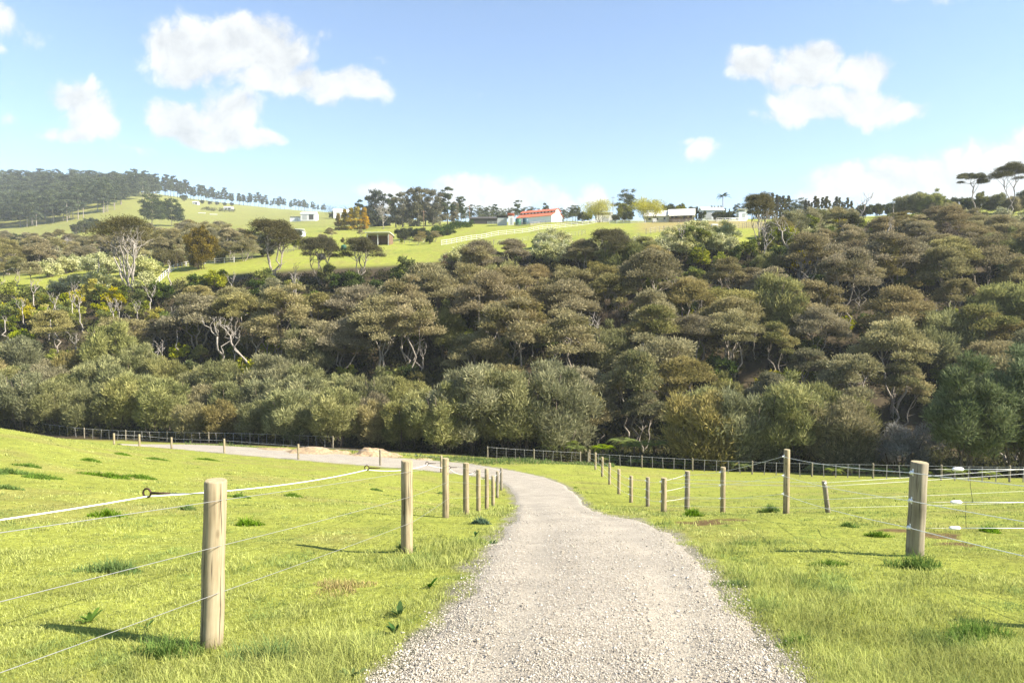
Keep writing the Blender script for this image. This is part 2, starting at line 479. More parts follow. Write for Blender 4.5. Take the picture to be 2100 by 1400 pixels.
def build_ground():
    dense = np.arange(-44, 44.01, .17); side = np.r_[np.arange(-180, -44, 2.5), dense, np.arange(46, 180, 2.5)]
    ph = np.radians(side); na = len(ph)
    rr = np.exp(np.linspace(math.log(.5), math.log(2500), 430)); nr = len(rr)
    PH, RR = np.meshgrid(ph, rr, indexing='ij')
    X = RR*np.sin(PH); Y = RR*np.cos(PH); Z = H(X, Y)
    V = np.stack([X, Y, Z], -1).reshape(-1, 3)
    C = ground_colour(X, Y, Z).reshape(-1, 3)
    i = np.arange(na); j = np.arange(nr-1); I, J = np.meshgrid(i, j, indexing='ij'); I2 = (I+1) % na
    Fq = np.stack([I*nr+J, I*nr+J+1, I2*nr+J+1, I2*nr+J], -1).reshape(-1, 4)
    c0 = len(V); V = np.vstack([V, [[0, 0, float(H(0, 0))]]]); C = np.vstack([C, C[:1]])
    me = mesh_np('ground', V, Fq, None, C, True)
    m, nt, out = mat('pasture_ground')
    a = N(nt, 'Attribute', attribute_name='Col'); tc = N(nt, 'TexCoord')
    nz = N(nt, 'TexNoise', ins={'Vector': tc.outputs['Object'], 'Scale': 9., 'Detail': 8., 'Roughness': .7})
    nz2 = N(nt, 'TexNoise', ins={'Vector': tc.outputs['Object'], 'Scale': .9, 'Detail': 6., 'Roughness': .65})
    f = ramp(nt, nz.outputs[0], [(.32, .62), (.68, 1.32)]); f2 = ramp(nt, nz2.outputs[0], [(.3, .8), (.7, 1.18)])
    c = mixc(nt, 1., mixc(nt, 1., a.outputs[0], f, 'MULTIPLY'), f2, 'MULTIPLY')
    bp = N(nt, 'Bump', ins={'Height': nz.outputs[0], 'Strength': .6, 'Distance': .05})
    b = N(nt, 'BsdfPrincipled', ins={'Base Color': c, 'Roughness': .95, 'Specular IOR Level': .1, 'Normal': bp.outputs[0]})
    nt.links.new(b.outputs[0], out.inputs[0]); me.materials.append(m)
    o = link(bpy.data.objects.new('ground', me)); tag(o, kind='structure')
build_ground()

def build_drive():
    nx = 36
    t = np.linspace(0, 1, nx)[None, :, None]
    L = RL[:, None, :]; Rr = RRp[:, None, :]
    s = np.arange(NRD)
    wob = (fbm(s*.35, s*0., 51, 3)-.5)*.30; wob2 = (fbm(s*.35, s*0.+9, 52, 3)-.5)*.30
    tt = t+0*L[..., :1]
    P = L*(1-tt)+Rr*tt
    wd = np.linalg.norm(Rr-L, axis=-1, keepdims=True)+1e-6
    side = (Rr-L)/wd
    fade = np.minimum(np.linspace(0, 1, NRD)*6, 1)[:, None]
    edge = np.abs(tt[..., 0]-.5)*2
    P = P+side*((tt[..., 0]-.5)*2*edge**4*((wob[:, None]*(tt[..., 0] < .5)+wob2[:, None]*(tt[..., 0] >= .5)))*fade)[..., None]
    X = P[..., 0]; Y = P[..., 1]
    x = tt[..., 0]
    lift = .012+.0006*np.maximum(Y, 0)
    rut = -.02*np.exp(-((x-.24)/.10)**2)-.02*np.exp(-((x-.76)/.10)**2)
    lift = lift+(.03*np.sin(np.pi*x)**1.0+rut)*sstep(45, 20, Y)+.004
    em = np.minimum(x, 1-x)
    lift = lift*sstep(0., .09, em)-.022*sstep(.05, 0., em)
    Z = H(X, Y)+lift
    V = np.stack([X, Y, Z], -1).reshape(-1, 3)
    trk = 1.3*(np.exp(-((x-.26)/.10)**2)+np.exp(-((x-.74)/.10)**2))
    C = np.repeat((trk*.5).reshape(-1, 1), 3, 1)
    i = np.arange(NRD-1); j = np.arange(nx-1); I, J = np.meshgrid(i, j, indexing='ij')
    Fq = np.stack([I*nx+J, I*nx+J+1, (I+1)*nx+J+1, (I+1)*nx+J], -1).reshape(-1, 4)
    me = mesh_np('gravel_driveway', V, Fq, None, C, True)
    m, nt, out = mat('crushed_gravel')
    a = N(nt, 'Attribute', attribute_name='Col'); tc = N(nt, 'TexCoord')
    sxyz = N(nt, 'SeparateColor', ins={0: a.outputs[0]})
    v1 = N(nt, 'TexVoronoi', ins={'Vector': tc.outputs['Object'], 'Scale': 42., 'Randomness': 1.})
    v2 = N(nt, 'TexVoronoi', ins={'Vector': tc.outputs['Object'], 'Scale': 110.})
    nz = N(nt, 'TexNoise', ins={'Vector': tc.outputs['Object'], 'Scale': 1.1, 'Detail': 7., 'Roughness': .65})
    nf = N(nt, 'TexNoise', ins={'Vector': tc.outputs['Object'], 'Scale': 60., 'Detail': 5., 'Roughness': .7})
    s1 = N(nt, 'SeparateColor', ins={0: v1.outputs['Color']}); s2 = N(nt, 'SeparateColor', ins={0: v2.outputs['Color']})
    st = ramp(nt, s1.outputs[0], [(0., (.165, .145, .115)), (.3, (.31, .275, .222)), (.7, (.39, .348, .28)), (1., (.50, .458, .39))])
    fi = ramp(nt, s2.outputs[0], [(0., (.26, .228, .178)), (.5, (.355, .312, .248)), (1., (.44, .395, .32))])
    k = mathn(nt, 'ADD', mathn(nt, 'MULTIPLY', sxyz.outputs[0], .45), mathn(nt, 'MULTIPLY', nz.outputs[0], .7), True)
    c = mixc(nt, k, st, fi)
    c = mixc(nt, 1., c, ramp(nt, nz.outputs[0], [(.3, .82), (.7, 1.12)]), 'MULTIPLY')
    c = mixc(nt, 1., c, ramp(nt, nf.outputs[0], [(.3, .72), (.7, 1.2)]), 'MULTIPLY')
    hgt = mathn(nt, 'ADD', mathn(nt, 'MULTIPLY', v1.outputs['Distance'], -.6), mathn(nt, 'MULTIPLY', nf.outputs[0], .5))
    bp = N(nt, 'Bump', ins={'Height': hgt, 'Strength': .9, 'Distance': .012})
    b = N(nt, 'BsdfPrincipled', ins={'Base Color': c, 'Roughness': .95, 'Specular IOR Level': .2, 'Normal': bp.outputs[0]})
    nt.links.new(b.outputs[0], out.inputs[0]); me.materials.append(m)
    o = link(bpy.data.objects.new('gravel_driveway', me)); tag(o, kind='structure')
    # loose stones, thinning towards the wheel tracks and spilling over the edges
    n = 230000
    yy = 1/NR.uniform(1/26., 1/2.4, n)
    # position by drive parameter: sample in x over the frame and keep what lies on the drive
    xx = NR.uniform(-.36, .5, n)*np.maximum(yy, 3)
    sd = road_sd(xx, yy)
    keep = (sd < .30) & ((sd < 0) | (NR.random(n) < np.exp(-np.maximum(sd, 0)/.06)*.7))
    keep &= NR.random(n) > .72*np.exp(-((-sd-.72)/.24)**2)
    xx = xx[keep]; yy = yy[keep]; sd = sd[keep]; n = len(xx)
    size = np.clip(NR.lognormal(math.log(.0050), .45, n), .0026, .022)*(.75+.03*yy)
    zz = H(xx, yy)+.012+.0011*yy+(.030*np.sin(np.pi*np.clip(-sd/2.8, 0, .5))+.004)*sstep(45, 20, yy)
    O = np.array([[1,0,0],[0,1,0],[-1,0,0],[0,-1,0],[0,0,1],[0,0,-1]], float)
    Fo = np.array([[0,1,4],[1,2,4],[2,3,4],[3,0,4],[1,0,5],[2,1,5],[3,2,5],[0,3,5]])
    jit = NR.uniform(.6, 1.35, (n, 6, 1))
    V = O[None]*jit+NR.normal(0, .18, (n, 6, 3))
    V[..., 2] *= .62
    th = NR.uniform(0, 6.28, n); c_, s_ = np.cos(th)[:, None], np.sin(th)[:, None]
    V = np.stack([V[..., 0]*c_-V[..., 1]*s_, V[..., 0]*s_+V[..., 1]*c_, V[..., 2]], -1)*size[:, None, None]
    V += np.stack([xx, yy, zz], -1)[:, None]
    pal = np.array([[.51,.465,.395],[.435,.385,.31],[.325,.287,.23],[.12,.112,.10],[.41,.37,.30],[.58,.56,.52]])
    C = pal[NR.choice(6, n, p=[.22,.30,.19,.05,.18,.06])]*NR.uniform(.85, 1.12, (n, 1))
    me = mesh_np('gravel', V.reshape(-1, 3), (Fo[None]+(np.arange(n)*6)[:, None, None]).reshape(-1, 3), None, np.repeat(C, 6, 0))
    m, nt, out = mat('loose_stones')
    a = N(nt, 'Attribute', attribute_name='Col')
    b = N(nt, 'BsdfPrincipled', ins={'Base Color': a.outputs[0], 'Roughness': .9, 'Specular IOR Level': .2})
    nt.links.new(b.outputs[0], out.inputs[0]); me.materials.append(m)
    tag(link(bpy.data.objects.new('gravel', me)), kind='stuff')
build_drive()

# ------------------------------------------------------------------ grass
def blades(x, y, z, h, w, lean, col, az=None):
    n = len(x)
    th = NR.uniform(0, 6.283, n)
    if az is None: az = NR.uniform(0, 6.283, n)
    px, py = np.cos(th)*w/2, np.sin(th)*w/2
    lx, ly = np.cos(az)*lean*h, np.sin(az)*lean*h
    B = np.stack([x, y, z], -1)
    P = np.stack([px, py, 0*px], -1)
    mid = B+np.stack([lx*.35, ly*.35, h*.6], -1)
    tip = B+np.stack([lx, ly, h*np.sqrt(np.maximum(1-lean**2*.6, .15))], -1)
    V = np.stack([B-P, B+P, mid-P*.7, mid+P*.7, tip], 1)
    b = (np.arange(n)*5)[:, None]
    T = np.concatenate([b+[[0,1,3]], b+[[0,3,2]], b+[[2,3,4]]], 0)
    return V.reshape(-1, 3), T, np.repeat(col, 5, 0)
G_A = np.array([.375, .410, .066]); G_DRY = np.array([.50, .46, .19]); G_LUSH = np.array([.17, .255, .045])
def grass_col(x, y, n):
    n1 = fbm(x*.35, y*.35, 21, 4); n3 = fbm(x*1.7, y*1.7, 41, 3)
    c = np.tile(G_A, (n, 1))
    w = np.clip(sstep(.5, .75, n1)*.32+NR.normal(0, .16, n), 0, 1)[:, None]; c = c*(1-w)+G_DRY*w
    w = np.clip(sstep(.55, .72, n3)*.7+NR.normal(0, .12, n), 0, 1)[:, None]; c = c*(1-w)+G_LUSH*w
    c = c*(.74+.52*fbm(x*2.2, y*2.2, 91, 3))[:, None]*(.78+.44*fbm(x*.6, y*.6, 95, 2))[:, None]
    return c*NR.uniform(.75, 1.25, (n, 1))
def build_grass():
    n = 660000
    y = 1/NR.uniform(1/62., 1/2.2, n)
    x = NR.uniform(-.86, .86, n)*np.maximum(y, 2.5)
    # most blades grow in tufts: gathered round shared centres and splayed away from them
    nt_ = 30000
    ty = 1/NR.uniform(1/40., 1/2.2, nt_); tx = NR.uniform(-.86, .86, nt_)*np.maximum(ty, 2.5)
    m = n*11//20; k = NR.integers(0, nt_, m); tsz = NR.uniform(.5, 1.6, nt_)
    ox = NR.normal(0, 1, m)*.035*tsz[k]*(1+.03*ty[k]); oy = NR.normal(0, 1, m)*.035*tsz[k]*(1+.03*ty[k])
    x[:m] = tx[k]+ox; y[:m] = ty[k]+oy
    az = NR.uniform(0, 6.283, n); az[:m] = np.arctan2(oy, ox)+NR.normal(0, .5, m)
    tuft = np.full(n, .62); tuft[:m] = tsz[k]*1.05
    ttone = np.ones(n); ttone[:m] = NR.uniform(.80, 1.2, nt_)[k]
    z = H(x, y)
    sd = road_sd(x, y)
    edge = fbm(x*1.3, y*1.3, 61, 3)
    keep = sd > -.08+(.5-edge)*.8+NR.exponential(.07, n)-.05
    for (pu, pv, ra, rb) in DIRT:
        hx, hy, _ = hit(pu, pv)
        d = np.hypot((x-hx)/ra, (y-hy)/(rb*4))+(edge-.5)*1.2
        keep &= (d > .85) | (NR.random(n) < .15)
    x, y, z, sd, az, tuft, ttone = (q[keep] for q in (x, y, z, sd, az, tuft, ttone)); n = len(x)
    n1 = fbm(x*.8, y*.8, 71, 3)
    # short grazed sward in the paddocks, longer on the ungrazed verge between fence and drive
    verge = sstep(1.9, .3, sd)*sstep(0, .25, sd)
    h = (.024+.026*sstep(.42, .72, n1)+.055*verge*sstep(.3, .6, n1))*NR.uniform(.55, 1.5, n)*tuft
    w = np.maximum(.0040, .00105*y)
    h = np.maximum(h, .0012*y)
    col = grass_col(x, y, n)*ttone[:, None]
    v, t, c = blades(x, y, z-.005, h, w*NR.uniform(.7, 1.2, n), NR.uniform(.25, 1.0, n), col, az)
    me = mesh_np('grass', v, t, M['grass'], c)
    tag(link(bpy.data.objects.new('grass', me)), kind='stuff')
build_grass()

TUSS = [  # picture position, width (m), height, look
 (508,1078,.34,.17,'in the paddock just right of the nearest left post'),(220,1060,.42,.17,'lying behind the white rope left of the nearest post'),(235,1172,.50,.17,'in the left paddock below the lowest rope ring'),
 (385,1045,.30,.12,'small one left of the nearest left post'),(600,1018,.55,.12,'in the left paddock between the first two posts'),(85,980,.9,.14,'near the left edge of the paddock'),
 (15,970,.9,.16,'at the left edge of the photo, lower one'),(12,1002,.5,.12,'at the left edge of the photo, below another'),(225,978,1.1,.15,'in a long patch behind the rope rings'),(290,980,.8,.14,'joined to a longer patch behind the rope rings'),
 (185,945,.8,.13,'upper paddock, right of a small pair'),(250,932,.8,.12,'highest in the left paddock, near the third roadside post'),(320,942,.9,.12,'below the post where the drive appears'),(425,943,1.0,.13,'in the upper paddock beside the bending drive'),
 (60,957,.6,.13,'tiny one high in the left paddock'),(490,1020,.45,.12,'right behind the top of the nearest left post'),(770,1005,.5,.10,'left of the second left post'),(905,1012,.5,.1,'behind the third left post'),
 (1180,1000,.3,.06,'on the verge at the inside of the bend'),(1420,1058,.35,.2,'beside the bare soil at the right fence'),(1580,1050,.42,.24,'at the foot of the tall right fence post'),(1878,1165,.42,.2,'at the foot of the nearest right post'),
 (1800,1100,.3,.12,'left of the nearest right post'),(1740,1080,.3,.1,'between the tall and nearest right posts'),(2030,1090,.35,.12,'in the right paddock at the right edge'),(2000,1305,.5,.16,'at the lower right corner of the photo'),
 (560,1355,.42,.2,'right of the nearest left post foot, largest on the verge'),(345,1345,.35,.2,'left of the nearest left post foot'),(830,1130,.22,.16,'at the foot of the second left post'),(985,1073,.35,.14,'on the verge left of the drive, blue green'),
 (700,1205,.7,.085,'straw coloured one on the verge below the second post'),(1640,1320,.35,.1,'beside the drive at the lower right'),(1510,1200,.4,.08,'on the right edge of the drive'),(1700,1160,.3,.1,'on the right verge, left of the nearest post')]
def build_tussocks():
    for k, (u, v, wd, ht, where) in enumerate(TUSS):
        x0, y0, z0 = hit(u, v)
        n = int(420*max(1., wd/.35))
        rr = np.sqrt(NR.random(n)); th = NR.uniform(0, 6.283, n)
        lob = .75+.35*np.sin(th*2+k)+.25*np.sin(th*3+2.1*k)
        x = rr*np.cos(th)*wd*.75*lob; y = rr*np.sin(th)*wd*.5*lob
        zz = H(x+x0, y+y0)-z0
        h = ht*1.15*(1-.75*rr**2)*NR.uniform(.45, 1.3, n)
        straw = 'straw' in where
        base = np.array([.40, .33, .15]) if straw else (np.array([.10, .165, .10]) if 'blue' in where else np.array([.15, .235, .05]))
        col = base*NR.uniform(.7, 1.35, (n, 1))
        vv, t, c = blades(x, y, zz-.01, h, np.maximum(.006, .0012*y0)*NR.uniform(.8, 1.3, n), NR.uniform(.2, 1., n), col)
        o = link(bpy.data.objects.new('grass_tussock', mesh_np('grass_tussock', vv, t, M['grass'], c))); o.location = (x0, y0, z0)
        if straw: lab = 'dry straw coloured grass tuft on the left verge below the second post'
        else: lab = 'dark green grass tuft ' + where
        tag(o, ' '.join(lab.split()[:16]), 'grass tuft', 'rank grass tufts in the paddocks and verges')
build_tussocks()

def build_weeds():
    spots = [(185,1275,.11,12,'broad leaved weed rosette in the left paddock near the bottom edge',(.13,.22,.04)),(820,1265,.12,9,'dark leafy weed at the gravel edge on the left verge',(.06,.12,.03)),
             (810,1300,.10,8,'small dark weed at the gravel edge below another weed',(.05,.11,.03)),(880,1205,.11,9,'spiky dark weed halfway along the left gravel edge',(.06,.13,.03)),
             (300,1290,.09,5,'tiny weed sprig left of the nearest left post',(.10,.19,.04)),(975,1100,.10,10,'low weed on the left verge beside the third post',(.07,.13,.05)),
             (1010,1118,.10,10,'flat weed rosette where the drive narrows',(.07,.13,.04)),(720,1395,.10,8,'pale weed at the lower left gravel edge',(.16,.22,.07))]
    for u, v, L, n, lab, c in spots:
        x, y, z = hit(u, v)
        V = []; Fq = []; C = []
        for k in range(n):
            th = NR.uniform(0, 6.28); el = NR.uniform(.3, 1.1); l = L*NR.uniform(.7, 1.3); w = l*.3
            d = np.array([math.cos(th)*math.cos(el), math.sin(th)*math.cos(el), math.sin(el)]); s = np.array([-math.sin(th), math.cos(th), 0])
            b = len(V); up = np.array([0, 0, l*.12])
            V += [d*0, d*l*.35-s*w*.5+up, d*l*.35+s*w*.5+up, d*l*.75-s*w*.4+up, d*l*.75+s*w*.4+up, d*l]
            Fq += [(b, b+1, b+2), (b+1, b+3, b+4), (b+1, b+4, b+2), (b+3, b+5, b+4)]
            C += [np.array(c)*NR.uniform(.8, 1.25)]*6
        o = link(bpy.data.objects.new('leafy_weed', mesh_np('leafy_weed', np.array(V), np.array(Fq), M['grass'], np.array(C)))); o.location = (x, y, z)
        tag(o, lab, 'weed', 'broad leaved weeds in the grass')
build_weeds()
# ------------------------------------------------------------------ fences
def post_mesh(name, h, r, m, sides=20, seed=0, deep=.35):
    rg = np.random.default_rng(seed)
    zs = [-deep, 0, h*.25, h*.5, h*.75, h-.012, h]
    V = []; Fs = []
    wob = rg.normal(0, .02, sides)
    for k, z in enumerate(zs):
        rad = r*(1.04-.06*k/len(zs))*(.93 if k == len(zs)-1 else 1)
        cx, cy = rg.normal(0, r*.03, 2)
        for q in range(sides):
            t = 2*math.pi*q/sides; rr = rad*(1+wob[q]+rg.normal(0, .008))
            V.append((cx+rr*math.cos(t), cy+rr*math.sin(t), z))
    k = len(zs)
    for i in range(k-1):
        for q in range(sides): Fs.append((i*sides+q, i*sides+(q+1) % sides, (i+1)*sides+(q+1) % sides, (i+1)*sides+q))
    nf = len(Fs)
    Fs.append(tuple((k-1)*sides+q for q in range(sides)))
    me = bpy.data.meshes.new(name); me.from_pydata(V, [], Fs)
    me.materials.append(m); me.materials.append(M['cut_end'])
    me.polygons.foreach_set('use_smooth', [i < nf for i in range(len(Fs))])
    me.polygons[nf].material_index = 1; me.update(); return me

class Fence:
    def __init__(s, name, label, cat, origin, group=None):
        s.root = empty(name, origin, 0, label, cat, group); s.o = Vector(origin)
    def post(s, p, h, r, m, sides=20, lean=(0, 0), seed=0, name='post'):
        o = bpy.data.objects.new(name, post_mesh(name, h, r, m, sides, seed))
        o.location = Vector(p)-s.o; o.rotation_euler = (-lean[1], lean[0], NR.uniform(0, 6.28) if lean == (0, 0) else 0)
        return link(o, s.root)
    def line(s, pts, r, m, name='wire', sag=.0, n=5, sub=7):
        P = [Vector(p)-s.o for p in pts]; Q = []
        for i in range(len(P)-1):
            L = (P[i+1]-P[i]).length
            for k in range(sub):
                t = k/sub; q = P[i].lerp(P[i+1], t); q.z -= sag*L*4*t*(1-t); Q.append(q)
        Q.append(P[-1])
        mb = MB(); mb.tube(Q, r, n); return mb.build(name, m, s.root)
    def piece(s, mb, name, m, parent=None):
        """mb is given in world positions"""
        par = parent or s.root
        off = s.o if parent is None else s.o+parent.location
        if parent is not None:
            mi = parent.rotation_euler.to_matrix().inverted()
            mb.v = [tuple(mi @ (Vector(v)-off)) for v in mb.v]
        else: mb.v = [tuple(Vector(v)-off) for v in mb.v]
        return mb.build(name, m, par)

def from_px(u, vb, vt):
    x, y, z = hit(u, vb)
    return Vector((x, y, z)), (vb-vt)*y/F*1.0

# --- left fence: along the drive and round the bend
def left_fence():
    near = [(433,1325,975),(835,1133,940),(914,1061,937),(956,1055,947),(981,1047,961),(998,1044,945),(1011,1037,974),(1020,1020,965),(1028,1005,958)]
    far = [(905,968,933),(780,955,921),(612,942,910),(460,929,899),(352,920,896),(286,915,890),(234,911,888)]
    P = [from_px(*q) for q in near]
    o = P[0][0]
    f = Fence('rope_fence', 'rope and wire fence on round posts left of the drive, turning left round the bend', 'fence', o)
    d = (P[1][0]-P[0][0]); back = P[0][0]-d; back.z = float(H(back.x, back.y))
    P = [(back, P[0][1])]+P
    Pf = [from_px(*q) for q in far]
    dl = (P[2][0]-P[1][0]); dl.z = 0; dl.normalize(); left = Vector((-dl.y, dl.x, 0))
    posts = []
    for k, (p, h) in enumerate(P+Pf):
        r = .082 if k <= 2 else (.07 if k < 10 else .085)
        lean = (0, 0)
        if k == 1: lean = (.045, 0)
        if k == 6: h *= .86
        po = f.post(p, h, r, M['post'] if k not in (8, 9, 11) else M['grey_post'], 28 if k < 5 else 12, lean, 100+k)
        posts.append((p, h, po, lean))
    tops = lambda fr, off=0: [p+Vector((ln[0]*h*fr, 0, h*fr))+left*off for p, h, _, ln in posts]
    for fr in (.885, .615, .335):
        T = [t-left*(.078+.0*fr) for t in tops(fr)[:10]]
        f.line(T, .0023, M['wire'], 'wire', .002)
        f.line([t for t in tops(fr)[9:]], .005 if fr > .8 else .003, M['rope'] if fr > .8 else M['wire'], 'wire', .002)
    # off-set arms with rings that carry the white rope
    rp = []
    for k in range(0, 8):
        p, h, po, ln = posts[k]
        b = p+Vector((ln[0]*h*.9, 0, h*.915)); dist = .60 if k < 3 else .42
        e = b+left*dist; e.z -= .02
        dirn = (e-b).normalized()
        ar = MB(); ar.ring(e-dirn*.0, dl, .034, .0075)
        ar.tube([e-dirn*.036, e-dirn*.20], [.010, .0075], 8)
        arm = f.piece(ar, 'offset_arm', M['rust'], po)
        wr = MB(); wr.tube([e-dirn*.19, b+left*.06], .003, 6); f.piece(wr, 'arm_wire', M['wire'], po)
        rp.append(e-Vector((0, 0, .028)))
    rp.append(tops(.88)[8]); rp.append(tops(.88)[9])
    f.line(rp, .0052, M['rope'], 'rope', .012, 7, 12)
left_fence()

def insul(c, toward):
    """moulded claw insulator"""
    mb = MB(); t = Vector(toward).normalized(); c = Vector(c)
    side = t.cross(Vector((0, 0, 1))).normalized()
    mb.tube([c-t*.005, c+t*.020, c+t*.032, c+t*.048], [.020, .017, .028, .010], 10)
    mb.ring(c+t*.052, side, .014, .006, 14, 6)
    mb.beam(c+Vector((0, 0, .048)), c-Vector((0, 0, .048)), .022, .012)
    return mb

# --- right fence along the drive
def right_fence():
    px = [(1876,1139,943),(1612,1053,919),(1482,1050,956),(1409,1046,964),(1361,1049,978),(1328,1038,977),(1294,1030,974),(1269,1013,961),(1250,993,948),(1235,977,936),(1221,963,927),(1209,950,921),(1201,945,920)]
    P = [from_px(*q) for q in px]
    o = P[0][0]
    f = Fence('rope_fence', 'white three rope fence on round posts right of the drive', 'fence', o)
    fwd = Vector((o.x+.15, 5.4, 0)); fwd.z = float(H(fwd.x, fwd.y))
    P = [(fwd, P[0][1])]+P
    posts = []
    for k, (p, h) in enumerate(P):
        lean = (.03, 0) if k == 1 else (0, 0)
        r = .105 if k == 1 else (.078 if k < 4 else .085)
        po = f.post(p, h, r, M['grey_post'] if k in (1, 4, 6) else M['post'], 28 if k < 6 else 12, lean, 200+k)
        posts.append((p, h, po, lean))
    for fr in (.895, .60, .315):
        T = []
        for k, (p, h, po, ln) in enumerate(posts):
            r = .105 if k == 1 else .085
            c = p+Vector((ln[0]*h*fr, 0, h*fr))
            tow = Vector((-1, -.35, 0)).normalized()
            T.append(c+tow*(r+.050))
            if k < 8: f.piece(insul(c+tow*r, tow), 'insulator', M['poly'], po)
        f.line(T, .0046, M['rope'], 'rope', .006, 6, 8)
    # the crossing fence that leaves the nearest post to the right, ending in strain insulators
    p, h, po, ln = posts[1]
    g = Fence('rope_fence', 'three tight white ropes with strain insulators running right from the nearest right post', 'fence', p)
    end = p+Vector((6.2, .35, 0)); end.z = float(H(end.x, end.y))
    g.post(end, 1.3, .09, M['post'], 16, (0, 0), 260)
    ends = []
    for fr, dz in ((.925, 0), (.575, 0), (.30, 0)):
        a = p+Vector((ln[0]*h*fr+.1, -.02, h*fr)); b = end+Vector((-.09, 0, 1.3*fr+.02))
        d = (b-a).normalized(); c0 = a+d*.34; c1 = c0+d*.16
        g.line([a, c0], .0022, M['wire'], 'wire', 0, 5, 3)
        ins = MB(); ins.tube([c0, c0+d*.02, c0+d*.08, c1-d*.02, c1], [.008, .024, .027, .024, .008], 12)
        g.piece(ins, 'strain_insulator', M['poly'])
        g.line([c1, b], .0048, M['rope'], 'rope', .002, 6, 8)
        ends.append(c1+d*.08)
    g.line([a_+Vector((0, 0, .035)) for a_ in (ends[0], )]+[ends[0].lerp(ends[1], .5)+Vector((.012, -.02, 0)), ends[1]+Vector((.07, 0, 0))], .003, M['lead'], 'lead_wire', 0, 5, 4)
    g.line([ends[1]+Vector((-.02, 0, 0)), ends[1].lerp(ends[2], .5)+Vector((-.03, -.02, 0)), ends[2]], .003, M['lead'], 'lead_wire', 0, 5, 4)
    # the inner fence across the right paddock
    p, h, po, ln = posts[5]
    q, hq = from_px(1698, 1051, 985)
    g = Fence('rope_fence', 'low rope fence crossing the right paddock with one leaning thin post', 'fence', q)
    g.post(q, hq*1.02, .06, M['grey_post'], 14, (-.13, 0), 270)
    e = Vector((q.x+9.5, q.y+.4, 0)); e.z = float(H(e.x, e.y)); g.post(e, 1.35, .06, M['grey_post'], 12, (0, 0), 271)
    for fr in (.97, .86, .45, .18):
        a = p+Vector((.09, 0, h*fr)); m_ = q+Vector((-.13*hq*fr, -.07, hq*fr)); z = e+Vector((0, 0, 1.35*fr+.05))
        g.line([a, m_, z], .0048 if fr > .8 else .0032, M['rope'], 'rope', .003, 5, 8)
    g.piece(insul(q+Vector((-.13*hq*.93, -.05, hq*.95)), (-.7, -.7, 0)), 'insulator', M['poly'])
right_fence()

# --- boundary fences in front of the bush: posts and battens under one top rope
def rear_fence(us, Yof, label, h0, seed):
    rg = np.random.default_rng(seed)
    pts = []
    for u in us:
        x, y, z = at(u, float(np.interp(u, *Yof)))
        pts.append(Vector((x, y, z)))
    f = Fence('post_and_batten_fence', label, 'fence', pts[0])
    tops = []
    for k, p in enumerate(pts):
        big = k % 5 == 0
        h = h0*(1.06 if big else rg.uniform(.94, 1.0))
        lean = (0, 0) if big else (rg.normal(0, .07), 0)
        if big: f.post(p, h, .075, M['grey_post'], 10, lean, seed+k)
        else:
            mb = MB(); mb.box((0, 0, h/2-.05), (.062, .045, h+.1)); o = mb.build('batten', M['batten'], f.root, p-f.o); o.rotation_euler = (0, lean[0], 0)
        tops.append(p+Vector((lean[0]*h, -.05, h0*.97)))
    f.line(tops, .009, M['rope'], 'top_rope', .002, 5, 4)
    for fr in (.74, .5, .26): f.line([t-Vector((0, 0, h0*(.97-fr))) for t in tops], .0028, M['wire'], 'wire', 0, 4, 2)
us = list(np.arange(1206, 1420, 22))+list(np.arange(1420, 1760, 24.5))+list(np.arange(1762, 2180, 28.))
rear_fence(us, ([1000,1206,1241,1412,1710,2063,2200], [74,73,72,69,60,53,50]), 'grey post and batten fence along the foot of the bush behind the right paddock', 1.22, 300)
us = list(np.arange(1000, 1200, 19.))
rear_fence(us, ([960,1000,1200], [77,75.5,73.5]), 'short stretch of grey batten fence behind the grassy hump at the bend', 1.25, 360)
us = list(np.arange(88, 700, 17.))
rear_fence(us, ([60,170,300,500,700], [92,88,86,82,77]), 'grey batten fence along the foot of the bush behind the far drive on the left', 1.3, 400)

# --- fences on the far hillside
def rail_fence(px, label, rails, m, h=1.25, step=2.6, w=.13, post_m=None, cat='fence', Ys=None, battens=False):
    base = []
    for k, q in enumerate(px):
        base.append(Vector(hit(*q) if Ys is None else at(q[0], Ys[k])))
    L = [0]
    for i in range(len(base)-1): L.append(L[-1]+(base[i+1]-base[i]).length)
    n = max(2, min(95, int(L[-1]/step)))
    P = []
    for t in np.linspace(0, L[-1], n+1):
        x = float(np.interp(t, L, [b.x for b in base])); y = float(np.interp(t, L, [b.y for b in base]))
        P.append(Vector((x, y, float(H(x, y)))))
    f = Fence('rail_fence' if rails else 'batten_fence', label, cat, P[0])
    pm = post_m or m
    for k, p in enumerate(P):
        mb = MB(); ph = h+.08
        if rails: mb.box((0, 0, ph/2-.1), (.13, .13, ph+.2))
        else: mb.box((0, 0, ph/2-.1), (.13 if k % 4 == 0 else .075,)*2+(ph+(.25 if k % 4 == 0 else .1),))
        mb.build('post', pm, f.root, p-f.o)
    if rails:
        for i in range(rails):
            z = h*(.96-.82*i/max(rails-1, 1))
            mb = MB()
            for k in range(len(P)-1): mb.beam(P[k]+Vector((0, -.09, z)), P[k+1]+Vector((0, -.09, z)), .045, w)
            f.piece(mb, 'rail', m)
    else:
        for fr in (.95, .65, .35): f.line([p+Vector((0, -.08, h*fr)) for p in P], .016, M['wire'], 'wire', 0, 4, 1)
rail_fence([(905,503),(960,493),(1012,484),(1080,477),(1150,467),(1215,459),(1255,454)], 'long white three rail fence climbing towards the red roofed barn', 3, M['rail'], 1.45, 3.2, .085)
rail_fence([(322,585),(338,568),(356,554),(385,546),(420,542),(480,538)], 'white three rail fence curving up behind the tall pale trunked tree', 3, M['rail'], 1.25, 2.4, .055)
